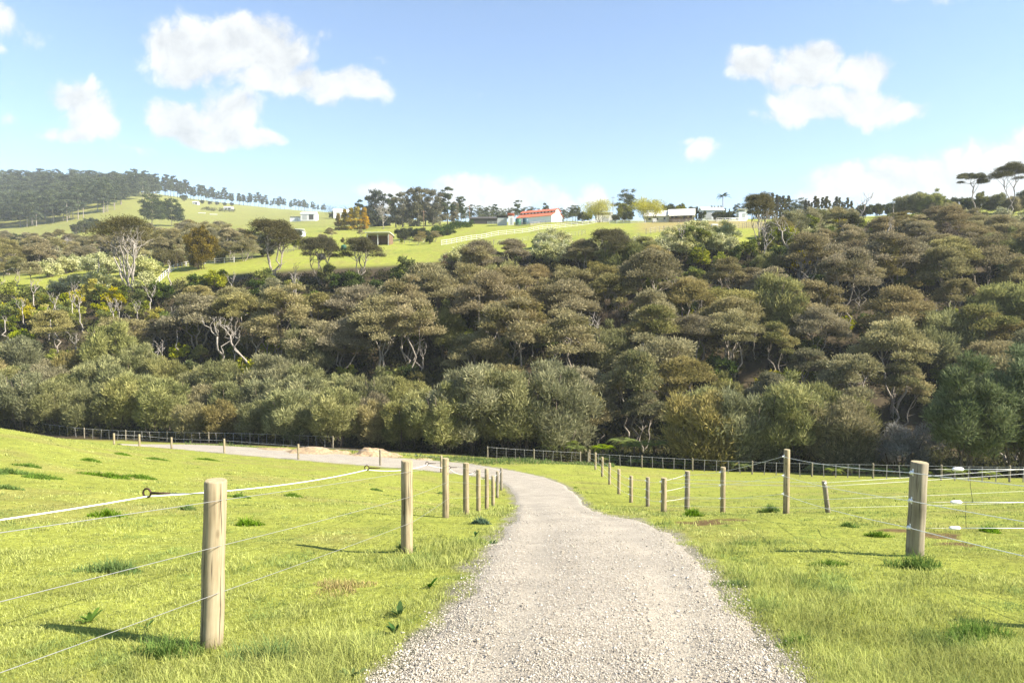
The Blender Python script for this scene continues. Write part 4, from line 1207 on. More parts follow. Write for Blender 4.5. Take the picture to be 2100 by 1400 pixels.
def understorey():
    rg = np.random.default_rng(9)
    # silver-green shrubs in the open patches
    spots = []
    def patch(u0, u1, v0, v1, n):
        for _ in range(n):
            u = rg.uniform(u0, u1); v = rg.uniform(v0, v1); spots.append((u, v))
    patch(70, 318, 528, 570, 40); patch(285, 375, 508, 526, 12); patch(90, 300, 585, 600, 8); patch(900, 960, 530, 548, 5); patch(1100, 1190, 500, 545, 26); patch(1190, 1300, 500, 560, 14); patch(1345, 1500, 492, 528, 50); patch(1640, 1720, 470, 500, 6); patch(1950, 2100, 445, 470, 8)
    for u, v in spots:
        x, y, z = hit(u, v, 95)
        k = int(rg.integers(0, 3)); s = rg.uniform(.75, 1.2)*(1.15 if u < 400 else 1.)
        plant('pale%d' % k, x, y, 'silver_shrub', 'shrub', 'silver green shrubs in open patches of the bush', auto_label(['low', 'wide', 'tall'][k]+' silver green shrub', x, y, z+3*s), s)
    # yellow-green and dark shrubs in the gaps
    for q in range(215):
        u = rg.uniform(-20, 2120) if q < 145 else rg.uniform(1330, 2120); Y = rg.uniform(100, 140 if u < 1600 else 185)
        kind = rg.random()
        if u < 330: kind *= .7
        p = 'lime0' if kind < .3 else ('lime1' if kind < .6 else ('dark0' if kind < .95 else 'yolk'))
        look = {'lime0': 'yellow green shrub', 'lime1': 'tall yellow green shrub', 'dark0': 'dark glossy shrub', 'yolk': 'bright yellow shrub'}[p]
        x, y, z = at(u, Y); s = rg.uniform(.9, 1.5)
        plant(p, x, y, 'leafy_shrub', 'shrub', 'leafy shrubs in the gaps of the bush', auto_label(look, x, y, z+4*s), s)
    for _ in range(34):
        u = rg.uniform(-10, 330); v = rg.uniform(608, 690)
        x, y, z = hit(u, v, 95); p = ('lime0', 'lime1', 'yolk')[int(rg.integers(3))]; s = rg.uniform(.7, 1.2)
        look = {'lime0': 'yellow green shrub', 'lime1': 'tall yellow green shrub', 'yolk': 'bright yellow shrub'}[p]
        plant(p, x, y, 'leafy_shrub', 'shrub', 'leafy shrubs in the gaps of the bush', auto_label(look, x, y, z+4*s), s)
    for _ in range(9):
        u = rg.uniform(0, 330); v = rg.uniform(620, 700)
        x, y, z = hit(u, v, 95); s = rg.uniform(1., 1.4)
        plant('dead2', x, y, 'dead_tree', 'dead tree', 'bleached dead trees in the bush', auto_label('small bare dead tree', x, y, z+6*s), s)
    # bleached snags and dead trees among the crowns
    for _ in range(64):
        u = rg.uniform(0, 2100); Y = rg.uniform(104, 138 if u < 1650 else 190)
        p = ('dead2', 'snag', 'dead0', 'dead1')[int(rg.choice(4, p=[.55, .30, .05, .10]))]
        look = {'dead2': 'small bare dead tree', 'snag': 'pale broken snag', 'dead0': 'bare grey branching tree', 'dead1': 'leaning bare grey trunk'}[p]
        x, y, z = at(u, Y); s = rg.uniform(.9, 1.25)
        plant(p, x, y, 'dead_tree', 'dead tree', 'bleached dead trees in the bush', auto_label(look, x, y, z+8*s), s)
    # ferns and low growth behind the boundary fence
    for k, (u, Y, p, s, lab) in enumerate(((1180, 79, 'fern0', .85, 'bright tree fern by the bend, left one of the fern pair'), (1236, 80, 'fern0', .95, 'bright tree fern by the bend, right one of the fern pair'), (1155, 81, 'fern0', 1.1, 'tree fern at the foot of the big central bush tree'), (1300, 79, 'fern0', 1.2, 'tree fern in the dark gap right of the pair'), (1276, 86, 'fern0', 1.2, 'tall tree fern deep in the dark gap'), (1340, 82, 'fern0', 1.3, 'tree fern at the right side of the dark gap'), (1205, 90, 'fern0', 1.2, 'tall tree fern deep behind the left fern'), (1120, 78, 'fern0', .8, 'small tree fern under the central bush tree'))):
        plant_px(p, u, Y, 'tree_fern', 'fern', 'tree ferns in the dark gap', lab, s)
    for k in range(24):
        u = rg.uniform(1200, 2080); Y = float(np.interp(u, [1200, 1412, 1710, 2100], [75.5, 72, 63, 56]))+rg.uniform(.4, 2.5)
        x, y, z = at(u, Y); plant('fern1', x, y, 'ground_fern', 'fern', 'low ferns behind the right boundary fence', auto_label('low fern behind the boundary fence', x, y, z+1), rg.uniform(.7, 1.2))
understorey()

def heroes():
    G = 'single trees that stand out'
    def TT(p, u, vtop, h, name, cat, lab, s=1., rz=None, sz=None, lo=92, hi=235):
        for Y in np.arange(hi, lo, -1.):
            x, y, z = at(u, Y)
            if float(proj(x, y, z+h*s)[1]) >= vtop: break
        return plant_px(p, u, Y, name, cat, None, lab, s, rz, sz)
    def T(p, u, Y, name, cat, lab, s=1., rz=None, sz=None, grp=None): return plant_px(p, u, Y, name, cat, grp, lab, s, rz, sz)
    T('hero', 268, 139, 'umbrella_tree', 'tree', 'tall umbrella tree with many pale stems standing in the left paddock', 1., 1.2)
    T('tall0', 2008, 212, 'umbrella_tree', 'tree', 'small umbrella tree on a leaning pale trunk against the right clouds', 1.22, .0)
    T('tall1', 2073, 205, 'umbrella_tree', 'tree', 'tallest forked umbrella tree against the sky at the right edge', 1.18, .4)
    TT('tall0', 1745, 405, 12., 'umbrella_tree', 'tree', 'broad umbrella tree leaning left on the crest right of the horse shelter', 1.05, .0, .85)
    TT('wide0', 1555, 424, 13., 'umbrella_tree', 'tree', 'umbrella crown above the dead forked trunks below the palm', .62, .5, .9)
    T('dead0', 1561, 131, 'dead_tree', 'dead tree', 'bare pale forked tree below the palm', 1.25, 2.6)
    T('dead1', 1642, 131, 'dead_tree', 'dead tree', 'long bare trunk leaning left, right of the forked dead tree', 1.45, .0)
    TT('spar', 1800, 445, 10.5, 'dead_tree', 'dead tree', 'tall thin bare trunk slanting up to the right on the right slope', 1.3, .0)
    T('snag', 345, 138, 'dead_tree', 'dead tree', 'pale dead trunk beside the curved white rail fence', 1.25, 1.)
    T('snag', 203, 141, 'dead_tree', 'dead tree', 'thin bare trunk left of the pale stemmed tree', 1.4, 2.)
    T('totara', 412, 158, 'conifer', 'tree', 'golden bronze conical tree right of the pale stemmed tree', .92, 1.)
    TT('wide0', 560, 442, 13., 'umbrella_tree', 'tree', 'wide umbrella tree left of the bright paddock fence', 1.02, 2.)
    TT('wide0', 655, 478, 13., 'umbrella_tree', 'tree', 'dark wide umbrella tree over the round bale', .78, 1.)
    TT('wide0', 740, 480, 13., 'umbrella_tree', 'tree', 'dark leaning umbrella tree in front of the open shelter', .74, 3.)
    TT('umb2', 985, 488, 10.5, 'umbrella_tree', 'tree', 'brown umbrella tree below the white rail fence, left one', .95, 1.); TT('umb3', 1048, 482, 8., 'umbrella_tree', 'tree', 'brown umbrella tree below the white rail fence, right one', .95, 1.)
    TT('wide0', 1250, 460, 13., 'umbrella_tree', 'tree', 'broad olive umbrella tree below the budding trees', .80, 1.5); TT('umb4', 1325, 474, 9., 'umbrella_tree', 'tree', 'small round topped umbrella tree right of the broad olive one', .85, 1.)
    TT('umb0', 1195, 482, 9.5, 'umbrella_tree', 'tree', 'olive umbrella tree left of the broad one below the budding trees', .85, 2.)
    T('spruce', 1990, 62.5, 'conifer', 'tree', 'big dark green tree at the lower right behind the fence', 1.02, 0.); T('spruce', 2100, 63, 'conifer', 'tree', 'dark green tree cut by the right edge above the fence', 1.1, 2.)
    T('umb7', 2075, 74, 'umbrella_tree', 'tree', 'large dark olive tea tree at the right edge above the conifers', 1.5, 1.)
    T('lichen', 1850, 68, 'lichen_tree', 'tree', 'grey lichen covered bush left of the dark conifers', 1.0, 0.); T('lichen', 1795, 71, 'lichen_tree', 'tree', 'smaller grey twiggy bush left of the lichen bush', .7, 1.)
    T('brownb', 690, 81, 'tea_tree', 'tree', 'brown withered bush tree at the bush edge above the sawdust heaps', .95, 1.)
    T('umb0', 1185, 88, 'umbrella_tree', 'tree', 'dark trunked tree at the left side of the dark gap', .95, 2.); T('umb1', 1228, 90, 'umbrella_tree', 'tree', 'slim umbrella tree standing in the middle of the dark gap', .95, 2.)
    T('umb4', 1320, 88, 'umbrella_tree', 'tree', 'twisted umbrella tree at the right side of the dark gap', 1., 2.)
    # mounds and odd trees of the upper left
    for u, Y, s, lab in ((330, 172, 1.0, 'rounded brown scrub behind the pale stemmed tree, left one'), (362, 168, .9, 'rounded brown scrub left of the rail fence end'), (400, 164, .75, 'low brown scrub above the rail fence'), (450, 172, .8, 'low brown scrub right of the bronze tree'), (235, 185, .75, 'dark scrub mound behind the pale stems')):
        T('mound', u, Y, 'scrub', 'shrub', lab, s)
    for u, Y, s, p, lab in ((20, 190, .8, 'umb2', 'bare limbed tree at the left edge above the silver shrubs'), (75, 195, .95, 'umb3', 'umbrella tree on crooked pale limbs above the left silver shrubs'), (110, 205, .9, 'umb0', 'dark umbrella tree right of the crooked one'), (150, 215, .8, 'umb7', 'brown tree below the pale brushwood'), (185, 205, .7, 'umb3', 'brown tree just left of the pale stemmed tree'),
                           (430, 215, .9, 'umb7', 'brown tree behind the bronze tree'), (470, 205, .9, 'umb0', 'olive tree right of the bronze tree'), (500, 170, .85, 'umb6', 'spreading olive tree at the end of the rail fence'), (605, 260, .8, 'roundtree', 'dark round tree behind the wide umbrella tree'), (5, 150, .7, 'umb1', 'small dark tree at the left edge below the bright band'), (36, 151, .75, 'umb4', 'thin tree standing in the bright grass band at the left'), (65, 149, .7, 'umb1', 'thin stemmed tree in the bright grass band, second from the left edge')):
        T(p, u, Y, 'umbrella_tree', 'tree', lab, s)
    rg = np.random.default_rng(44)
    for _ in range(130):
        u = rg.uniform(-20, 570); Y = rg.uniform(180, 330)
        if 500 < u and Y < 250: continue
        p = ('umb0', 'umb3', 'umb7', 'roundtree', 'mound', 'umb6')[rg.integers(6)]; x, y, z = at(u, Y); s = rg.uniform(.75, 1.2)
        if float(proj(x, y, z+9*s)[1]) < np.interp(u, [0, 140, 200, 320, 390, 470, 560], [468, 462, 455, 440, 440, 455, 470])+rg.uniform(0, 14): continue
        plant(p, x, y, 'scrub_tree', 'tree', 'scattered trees below the far pasture', auto_label({'umb0': 'olive umbrella tree', 'umb3': 'brown flat topped tree', 'umb7': 'brown rounded tea tree', 'roundtree': 'dark round tree', 'mound': 'low scrub mound', 'umb6': 'spreading olive tree'}[p], x, y, z+9*s), s)
    for q in range(46):
        u = rg.uniform(545, 905) if q < 28 else rg.uniform(375, 560); v = rg.uniform(488, 503) if q < 28 else rg.uniform(498, 536)
        if 745 < u < 812 and v > 482: continue
        x, y, z = hit(u, v, 140); p = ('roundtree', 'mound', 'umb6', 'lime1')[rg.integers(4)]; s = rg.uniform(.32, .55)*(1. if q < 28 else 1.5)
        plant(p, x, y, 'scrub_tree', 'shrub', 'scrub along the hillside paddocks', auto_label({'roundtree': 'small dark round shrub', 'mound': 'low scrub mound', 'umb6': 'small spreading olive tree', 'lime1': 'little yellow green shrub'}[p], x, y, z+6*s), s)
    for q in range(78):
        if q < 48: u = rg.uniform(415, 665); Y = rg.uniform(232, 310)
        else: u = rg.uniform(660, 965); Y = rg.uniform(250, 315)
        p = ('umb0', 'umb3', 'umb7', 'roundtree', 'mound', 'umb6', 'roundtree')[rg.integers(7)]; x, y, z = at(u, Y); s = rg.uniform(.6, 1.1)*(1. if q < 48 else .7)
        if float(proj(x, y, z+9*s)[1]) < (np.interp(u, [415, 480, 560, 665], [448, 456, 462, 474]) if q < 48 else 462): continue
        if 740 < u < 815 and Y < 262: continue
        plant(p, x, y, 'scrub_tree', 'tree', 'scattered trees below the far pasture', auto_label({'umb0': 'olive umbrella tree', 'umb3': 'brown flat topped tree', 'umb7': 'brown rounded tea tree', 'roundtree': 'dark round tree', 'mound': 'low scrub mound', 'umb6': 'spreading olive tree'}[p], x, y, z+9*s), s)
    for k, (u, Y) in enumerate(((115, 250), (140, 255), (160, 246))):
        T('palebrush', u, Y, 'bare_shrub', 'shrub', ('left', 'middle', 'right')[k]+' bush of pale leafless brushwood left of the pale stemmed tree', 1.1)
    for k, (u, Y, s) in enumerate(((155, 420, 1.), (172, 430, 1.25), (190, 440, 1.4), (208, 430, 1.0), (60, 330, .9), (30, 330, .9), (5, 340, .9))):
        T('roundtree', u, Y, 'round_tree', 'tree', ['low', 'middle', 'tallest', 'right hand', 'rounded', 'squat', 'edge'][k]+' dark green tree '+('at the edge of the pine wood' if k < 4 else 'at the left edge below the pine wood'), s)
    # big pines
    T('bigpine', 312, 470, 'pine_tree', 'tree', 'large dark spreading pine left of centre of the far pasture', .90, .5); T('bigpine', 352, 480, 'pine_tree', 'tree', 'spreading pine with bare trunk right of its larger twin', .78, 2.)
    T('roundpine', 772, 380, 'pine_tree', 'tree', 'large round dark pine above the open shelter', 1.12, 0.); T('pine1', 738, 420, 'pine_tree', 'tree', 'thin pine left of the large round dark pine', .9, 0.)
    for k, (u, Y) in enumerate(((694, 345), (707, 342), (720, 340), (733, 340), (747, 340))):
        T('goldfir', u, Y, 'gold_fir', 'tree', ['leftmost', 'second', 'middle', 'fourth', 'rightmost'][k]+' golden conifer of the row left of the large round pine', [.85, 1.05, 1.1, 1.12, 1.08][k])
    T('greybare', 786, 330, 'bare_tree', 'tree', 'grey leafless tree right of the golden conifers', 1.0)
    for k, (u, Y, s, p) in enumerate(((812, 350, 1.05, 'gum'), (826, 345, 1.2, 'gum'), (842, 350, 1.3, 'gum'), (858, 345, 1.35, 'gum'), (872, 350, 1.3, 'gum'), (888, 345, 1.25, 'gum'), (902, 350, 1.15, 'gum'), (918, 352, 1.1, 'pine1'), (932, 356, .8, 'gum'), (800, 380, 1., 'pine1'), (946, 370, .75, 'pine0'))):
        T(p, u, Y, 'gum_tree', 'tree', (ORD[k] if k else 'first ')+('grey green gum' if p == 'gum' else 'dark pine')+' of the tall grove between pine and barn', s)
    for k, u in enumerate((955, 967, 980, 992, 1004, 1015, 1026, 1037, 1050, 1062, 1076, 1090, 1104, 1118, 1150, 1163, 1175)):
        T(('gumtop', 'pine1', 'gumtop', 'gumtop')[k % 4], u, 420+10*(k % 4), 'pine_tree', 'tree', 'pine of the row behind the barn, '+['far left end', 'second from left', 'third from left', 'left of the dark shed', 'over the dark shed', 'right of the dark shed', 'left of the stock shed', 'over the stock shed', 'right of the stock shed', 'over the green tank', 'over the left roof end', 'over the left roof', 'over mid roof', 'over the right roof', 'just right of the barn', 'by the yard rails', 'at the right end'][k], [.72, .7, .85, .78, .82, .7, .74][k % 7]*.92, grp='pines behind the barn')
    for k, (u, Y, s, p, lab) in enumerate(((1232, 283, 1.0, 'budding', 'yellow budding tree nearer the barn'), (1327, 272, 1.02, 'budding', 'yellow budding tree beside the white house'), (1278, 300, 1.15, 'limetree', 'lime green tree between the two budding trees'), (1282, 330, 1.15, 'gumtop', 'dark gum rising behind the budding trees'), (1262, 288, .55, 'roundtree', 'dark round shrub between the budding trees'), (1290, 283, .75, 'roundtree', 'dark shrub left of the second budding tree'),
                                             (1196, 300, .75, 'roundtree', 'dark tree at the right end of the barn yard'), (1208, 300, .7, 'limetree', 'yellowish shrub left of the first budding tree'), (1180, 310, .55, 'gumtop', 'tuft topped tree behind the barn yard'),
                                             (1374, 310, 1.25, 'roundtree', 'dark domed tree behind the white house'), (1398, 305, 1.05, 'limetree', 'olive tree behind the house roof'), (1418, 305, 1.0, 'roundtree', 'dark tree behind the right end of the house'), (1442, 290, .68, 'roundtree', 'dark shrub between house and outbuilding'), (1470, 285, .62, 'roundtree', 'round hedge tree below the palm, left'), (1484, 285, .68, 'roundtree', 'round hedge tree directly below the palm'), (1497, 285, .66, 'roundtree', 'round hedge tree below the palm, right'), (1352, 315, .8, 'limetree', 'yellow green tree left of the domed tree'))):
        T(p, u, Y, 'garden_tree', 'tree', lab, s)
    T('palm', 1482, 300, 'palm_tree', 'tree', 'single palm on the skyline right of the white house', 1.18, 0.)
    for k in range(40):
        u = (1430+k*7.2 if k < 10 else (1548+(k-10)*5.2 if k < 24 else 1652+(k-24)*6.2))+NR.normal(0, 1.5)
        s = (.55 if k < 10 else (1.0 if 12 < k < 24 else .85))*NR.uniform(.8, 1.2)
        T('poplar', u, 300+NR.uniform(-8, 8), 'poplar', 'tree', ' '.join(((ORD[k % 10] or 'first ')+'thin plumed shelter tree '+('between house and palm' if k < 10 else ('left of the horse shelter' if k < 20 else ('over the pale frames' if k < 30 else 'behind the crest umbrella tree')))).split()), s, grp='plumed shelter trees on the crest')
    for k, (u, Y, s) in enumerate(((1640, 310, .7), (1622, 300, .6), (1515, 300, .5), (1530, 300, .5))):
        T('gumtop', u, Y, 'gum_tree', 'tree', ['small open crowned gum left of the pale frames', 'sparse low tree beside the shelter trees', 'thin gum right of the palm', 'second thin gum right of the palm'][k], s)
    # crest at the right
    for k, (u, Y, s, p, look) in enumerate(((1800, 245, .8, 'roundtree', 'dark'), (1825, 250, .8, 'roundtree', 'dark'), (1850, 235, 1., 'bush1', 'feathery'), (1880, 232, 1.05, 'bush0', 'feathery'), (1910, 228, 1.1, 'bush4', 'feathery'), (1935, 235, .9, 'limetree', 'yellowish'), (1960, 240, .9, 'roundtree', 'dark'), (1985, 235, .85, 'roundtree', 'dark'), (2012, 228, 1.0, 'limetree', 'bright lime'), (2045, 225, .9, 'bush1', 'feathery'), (2075, 222, .85, 'bush3', 'feathery'), (2110, 222, 1., 'bush0', 'feathery'), (1770, 240, .8, 'roundtree', 'dark'))):
        T(p, u, Y, 'crest_tree', 'tree', auto_label(look+' crest tree', *at(u, Y)[:2], at(u, Y)[2]+7*s), s)
    for _ in range(54):
        u = rg.uniform(1715, 2140); Y = rg.uniform(218, 262)
        p = ('bush0', 'bush1', 'bush3', 'umb3', 'umb6', 'roundtree', 'bush4')[rg.integers(7)]; x, y, z = at(u, Y); s = rg.uniform(.6, .9)
        if float(proj(x, y, z+8.5*s)[1]) < np.interp(u, [1715, 1760, 1800, 1900, 2040, 2060, 2140], [436, 424, 420, 408, 404, 420, 420]): continue
        plant(p, x, y, 'crest_tree', 'tree', 'bushes along the right crest', auto_label({'umb3': 'brown flat topped crest tree', 'umb6': 'spreading olive crest tree', 'roundtree': 'dark round crest tree'}.get(p, 'feathery crest bush'), x, y, z+8*s), s)
    for k, (u, Y, s) in enumerate(((1600, 150, .75), (1625, 152, .9), (1655, 160, .95), (1680, 165, .8), (1710, 175, .9), (1580, 150, .6), (1740, 180, .8))):
        T(('bush3', 'bush1')[k % 2], u, Y, 'tea_tree', 'tree', auto_label('feathery scrub tree at the paddock edge', *at(u, Y)[:2], at(u, Y)[2]+7*s), s)
    T('limetree', 1612, 146, 'garden_tree', 'tree', 'lime green shrub right of the dead leaning trunk top', .6)
    T('limetree', 610, 205, 'garden_tree', 'tree', 'bright lime tree beside the batten fence', .6)
    # hedges and shrubs round the shelter
    for k, (u, Y, s) in enumerate(((822, 236, .7), (838, 240, .7), (862, 238, .7), (800, 226, .45), (772, 226, .45), (875, 236, .5), (882, 214, .4))):
        T('roundtree', u, Y, 'round_shrub', 'shrub', ['left', 'middle', 'right', 'pale', 'small', 'last', 'lone round'][k]+' round shrub '+('right of the open shelter' if k not in (3, 4, 6) else ('in front of the open shelter' if k != 6 else 'on the grass under the white rails')), s)
heroes()

def hedge(px, Yv, name, label, w, h, cA, cB, n):
    rg = np.random.default_rng(len(label)); P0 = np.array(at(px[0], Yv[0]))
    V = []; pts = []
    for t in rg.random(n):
        u = px[0]+(px[1]-px[0])*t; Y = Yv[0]+(Yv[1]-Yv[0])*t
        pts.append(np.array(at(u, Y))-P0+np.array([rg.normal(0, w*.25), rg.normal(0, w*.25), h*rg.uniform(.2, .75)]))
    v, f, c = clump_leaves(rg, pts, [h*.42]*n, .9, 130, .5, .2, cA, cB, up=.4)
    o = link(bpy.data.objects.new(name, mesh_np(name, v, f, M['leaf'], c))); o.location = P0; tag(o, label, 'hedge')
hedge((882, 965), (262, 292), 'hedge', 'dark clipped hedge running up to the power pole left of the farmyard', 2.5, 3.2, (.03, .05, .015), (.07, .10, .03), 60)
hedge((870, 930), (240, 262), 'hedge', 'low hedge behind the rough batten fence', 1.5, 1.9, (.035, .055, .016), (.08, .11, .03), 40)
hedge((672, 735), (640, 600), 'hedge', 'long dark shelter belt left of the thin pine on the far hill', 8, 13., (.03, .042, .02), (.07, .085, .04), 46)
hedge((415, 480), (690, 720), 'hedge', 'dark scrub strip across the far left pasture', 6, 4., (.05, .055, .02), (.10, .09, .045), 40)

def far_pines():
    rg = np.random.default_rng(12)
    # the row along the far ridge: every pine on its own
    us = list(np.r_[np.arange(268, 345, 5.0), np.arange(351, 440, 5.0), np.arange(442, 560, 5.4), np.arange(562, 665, 6.)])
    for k, u in enumerate(us):
        u = u+rg.normal(0, 2.2); Y = float(np.interp(u, [268, 400, 550, 665], [880, 960, 1090, 1150]))+rg.normal(0, 12)
        seg = 'left of the skyline gap' if u < 345 else ('just right of the skyline gap' if u < 440 else (('left of mid ridge' if u < 500 else 'right of mid ridge') if u < 560 else 'at the low right end of the ridge'))
        n0 = sum(1 for q in us[:k] if (q < 345) == (u < 345) and (q < 440) == (u < 440) and (q < 500) == (u < 500) and (q < 560) == (u < 560))
        nth = ['first', 'second', 'third', 'fourth', 'fifth', 'sixth', 'seventh', 'eighth', 'ninth', 'tenth', 'eleventh', 'twelfth', 'thirteenth', 'fourteenth', 'fifteenth', 'sixteenth', 'seventeenth', 'eighteenth', 'nineteenth', 'twentieth'][n0]
        s = float(np.interp(u, [268, 400, 665], [1.3, 1.15, .78]))*rg.uniform(.72, 1.15)
        plant_px(('pine0', 'pine1', 'pine2')[k % 3], u, Y, 'pine_tree', 'tree', 'pines along the far left ridge', nth+' far ridge pine from the left '+seg, s)
    for k, (u, Y, s) in enumerate(((378, 850, 1.), (430, 860, .6), (445, 870, .6), (460, 880, .55), (415, 840, .6), (475, 900, .6), (690, 620, .9), (682, 615, .7), (712, 640, .8))):
        plant_px('roundtree', u, Y, 'round_tree', 'tree', None, ['large round tree under the ridge pines', 'brown scrub tree under the ridge pines', 'second scrub tree under the ridge', 'third scrub tree under the ridge', 'leftmost scrub tree under the ridge', 'rightmost scrub tree under the ridge', 'dark tree left of the far two storey house', 'small tree left of the far house', 'tree right of the far house'][k], s*1.3)
    # the plantation reads as one dark mass
    src = [PROTO[k] for k in ('pine0', 'pine1', 'pine2')]
    V = []; Fq = []; C = []; base = 0
    TV = []; TF = []; tb = 0
    def arr(me):
        v = np.empty(len(me.vertices)*3, np.float32); me.vertices.foreach_get('co', v); v = v.reshape(-1, 3)
        q = np.empty(len(me.loops), np.int32); me.loops.foreach_get('vertex_index', q); return v, q
    data = []
    for cr, tr, _, _ in src:
        v, q = arr(cr); c = np.empty(len(v)*4, np.float32); cr.color_attributes['Col'].data.foreach_get('color', c); c = c.reshape(-1, 4)[:, :3]
        nq = len(q)//4; keep = rg.random(nq) < .55
        q4 = q.reshape(-1, 4)[keep]
        data.append((v, q4, c))
    n = 0
    for _ in range(2600):
        Y = rg.uniform(545, 930); u = rg.uniform(-180, 330)
        lo = float(np.interp(u, [-180, 0, 130, 200, 262, 330], [495, 500, 535, 565, 640, 830])); hi = float(np.interp(u, [-180, 230, 330], [930, 910, 860]))
        if Y < lo or Y > hi or n > 560: continue
        x, y, z = at(u, Y); v, q, c = data[rg.integers(3)]; s = rg.uniform(1.05, 1.5); a = rg.uniform(0, 6.28)
        # drop far corners no view can reach
        vv = v*np.array([s*1.15, s*1.15, s]); vv = np.stack([vv[:, 0]*math.cos(a)-vv[:, 1]*math.sin(a), vv[:, 0]*math.sin(a)+vv[:, 1]*math.cos(a), vv[:, 2]-2.5*s*(Y > lo+30)], -1)+np.array([x, y, z])
        V.append(vv); Fq.append(q+base); C.append(c*rg.uniform(.7, 1.35)); base += len(vv); n += 1
        if Y < lo+45:
            mb = MB(); mb.tube([(x, y, z-.5), (x+rg.normal(0, .3), y, z+12*s)], [.34, .2], 4, False)
            TV += mb.v; TF += [tuple(i+tb for i in f) for f in mb.f]; tb = len(TV)
    root = link(bpy.data.objects.new('pine_wood', mesh_np('pine_wood', np.vstack(V), np.vstack(Fq), M['leaf'], np.vstack(C)))); tag(root, kind='stuff')
    me = bpy.data.meshes.new('pine_wood_trunks'); me.from_pydata(TV, [], TF); me.materials.append(M['bark']); link(bpy.data.objects.new('trunks', me), root)
far_pines()

def ground_cover():
    """leaf litter growth between the bush trees, and rough growth along the boundary"""
    rg = np.random.default_rng(15)
    n = 6500
    u = rg.uniform(-150, 2250, n); t = rg.random(n)
    lo = np.interp(u, [-200, 0, 250, 500, 750, 1050, 1200, 1400, 1800, 2100], [92, 91, 89, 83, 79, 78, 78, 74.5, 69, 61]); hi = np.where(u < 1650, 142, 200)
    cents = []; rad = []; tint = []
    for k in range(n):
        Y = lo[k]+(hi[k]-lo[k])*t[k]
        dx, dyy, _ = direction(u[k], 750.); x = Y/dyy*dx
        cents.append((x, Y)); rad.append(rg.uniform(.5, 1.5)); tint.append(rg.random())
    cents = np.array(cents); z = H(cents[:, 0], cents[:, 1])
    P = np.c_[cents, z+.35*np.array(rad)]
    v, f, c = clump_leaves(rg, P, rad, .75, 60, .42, .17, (.032, .036, .015), (.105, .105, .035), up=.5, tint=tint)
    tag(link(bpy.data.objects.new('undergrowth', mesh_np('undergrowth', v, f, M['leaf'], c))), kind='stuff')
    # rank grass on the hump and along the far boundary
    n = 26000
    uu = rg.uniform(380, 1260, n); Y = np.interp(uu, [380, 500, 700, 880, 1000, 1130, 1260], [72, 67, 63, 57, 56, 58, 66])+rg.uniform(0, 13, n)*np.interp(uu, [380, 600, 900, 1100, 1260], [.7, .5, .9, 1., .6])
    dx, dyy, _ = direction(uu, 940.); x = Y/dyy*dx
    sd = road_sd(x, Y); k = (sd > .3) & ((uu > 880) | (rg.random(n) < .5)) & ~((uu > 560) & (uu < 850) & (rg.random(n) < .75))
    x, Y = x[k], Y[k]; n = len(x)
    h = (.10+.28*sstep(.45, .75, fbm(x*.6, Y*.6, 33, 3)))*rg.uniform(.5, 1.4, n)
    col = np.where((rg.random(n) < .15)[:, None], np.array([.33, .28, .13]), np.array([.12, .19, .035]))*rg.uniform(.7, 1.3, (n, 1))
    v, t_, c = blades(x, Y, H(x, Y)-.02, h, .07*rg.uniform(.6, 1.2, n), rg.uniform(.1, .8, n), col)
    tag(link(bpy.data.objects.new('rank_grass', mesh_np('rank_grass', v, t_, M['grass'], c))), kind='stuff')
ground_cover()

# ------------------------------------------------------------------ buildings and things on the hill
def barn():
    x, y, z = at(1131, 300)
    r = empty('barn', (x, y, z), R_(-46), 'pale barn with raised red roof and white end wall on the ridge', 'barn')
    # local x runs back along the long wall, local y across the end wall
    Ln, W, E = 17.5, 12.5, 3.1
    # gable end faces local -x; long visible wall is local -y ... turned so the end looks right
    def wallbox(nm, c, d, m): mb = MB(); mb.box(c, d); return mb.build(nm, m, r)
    prof = [(0,-.6),(W,-.6),(W,E),(W*.68,E+1.75),(W*.68,E+2.6),(W*.5,E+3.6),(W*.32,E+2.6),(W*.32,E+1.75),(0,E)]
    for nm, a, b, m in (('end_wall', 0, .15, M['white']), ('end_wall', Ln-.15, Ln, M['white'])):
        mb = MB(); mb.prism(prof, a, b); mb.build(nm, m, r)
    for xx in (0, W-.15):
        mb = MB(); mb.box((xx+.075, Ln/2, E/2-.3), (.15, Ln-.32, E+.58)); mb.build('side_wall', M['clad'], r)
    for xx in (W*.32, W*.68): 
        mb = MB(); mb.box((xx, Ln/2, E+2.15), (.12, Ln-.32, .85)); cl = mb.build('clerestory', M['brown'], r)
        for k in range(10):
            w = MB(); w.box((xx+(-.08 if xx < W/2 else .08), 1.1+k*1.7, E+2.16), (.06, .95, .55)); w.build('window', M['white'], cl)
    def slab(nm, p, q, th=.12):
        mb = MB(); a = Vector((p[0], 0, p[1])); b = Vector((q[0], 0, q[1])); n = (b-a).normalized().cross(Vector((0, 1, 0)))*th
        if n.z < 0: n = -n
        mb.prism([(a.x, a.z), (b.x, b.z), (b.x+n.x, b.z+n.z), (a.x+n.x, a.z+n.z)], -.35, Ln+.35); mb.build(nm, M['red'], r)
    slab('lower_roof', (-.45, E-.2), (W*.32, E+1.78)); slab('lower_roof', (W*.68, E+1.78), (W+.45, E-.2))
    slab('upper_roof', (W*.32-.5, E+2.42), (W*.5, E+3.66)); slab('upper_roof', (W*.5, E+3.66), (W*.68+.5, E+2.42))
    mb = MB(); mb.box((W*.62, -.03, 1.4), (3.0, .08, 3.6)); mb.build('sliding_door', M['clad'], r)
    r.rotation_euler = (0, 0, R_(60))
barn()

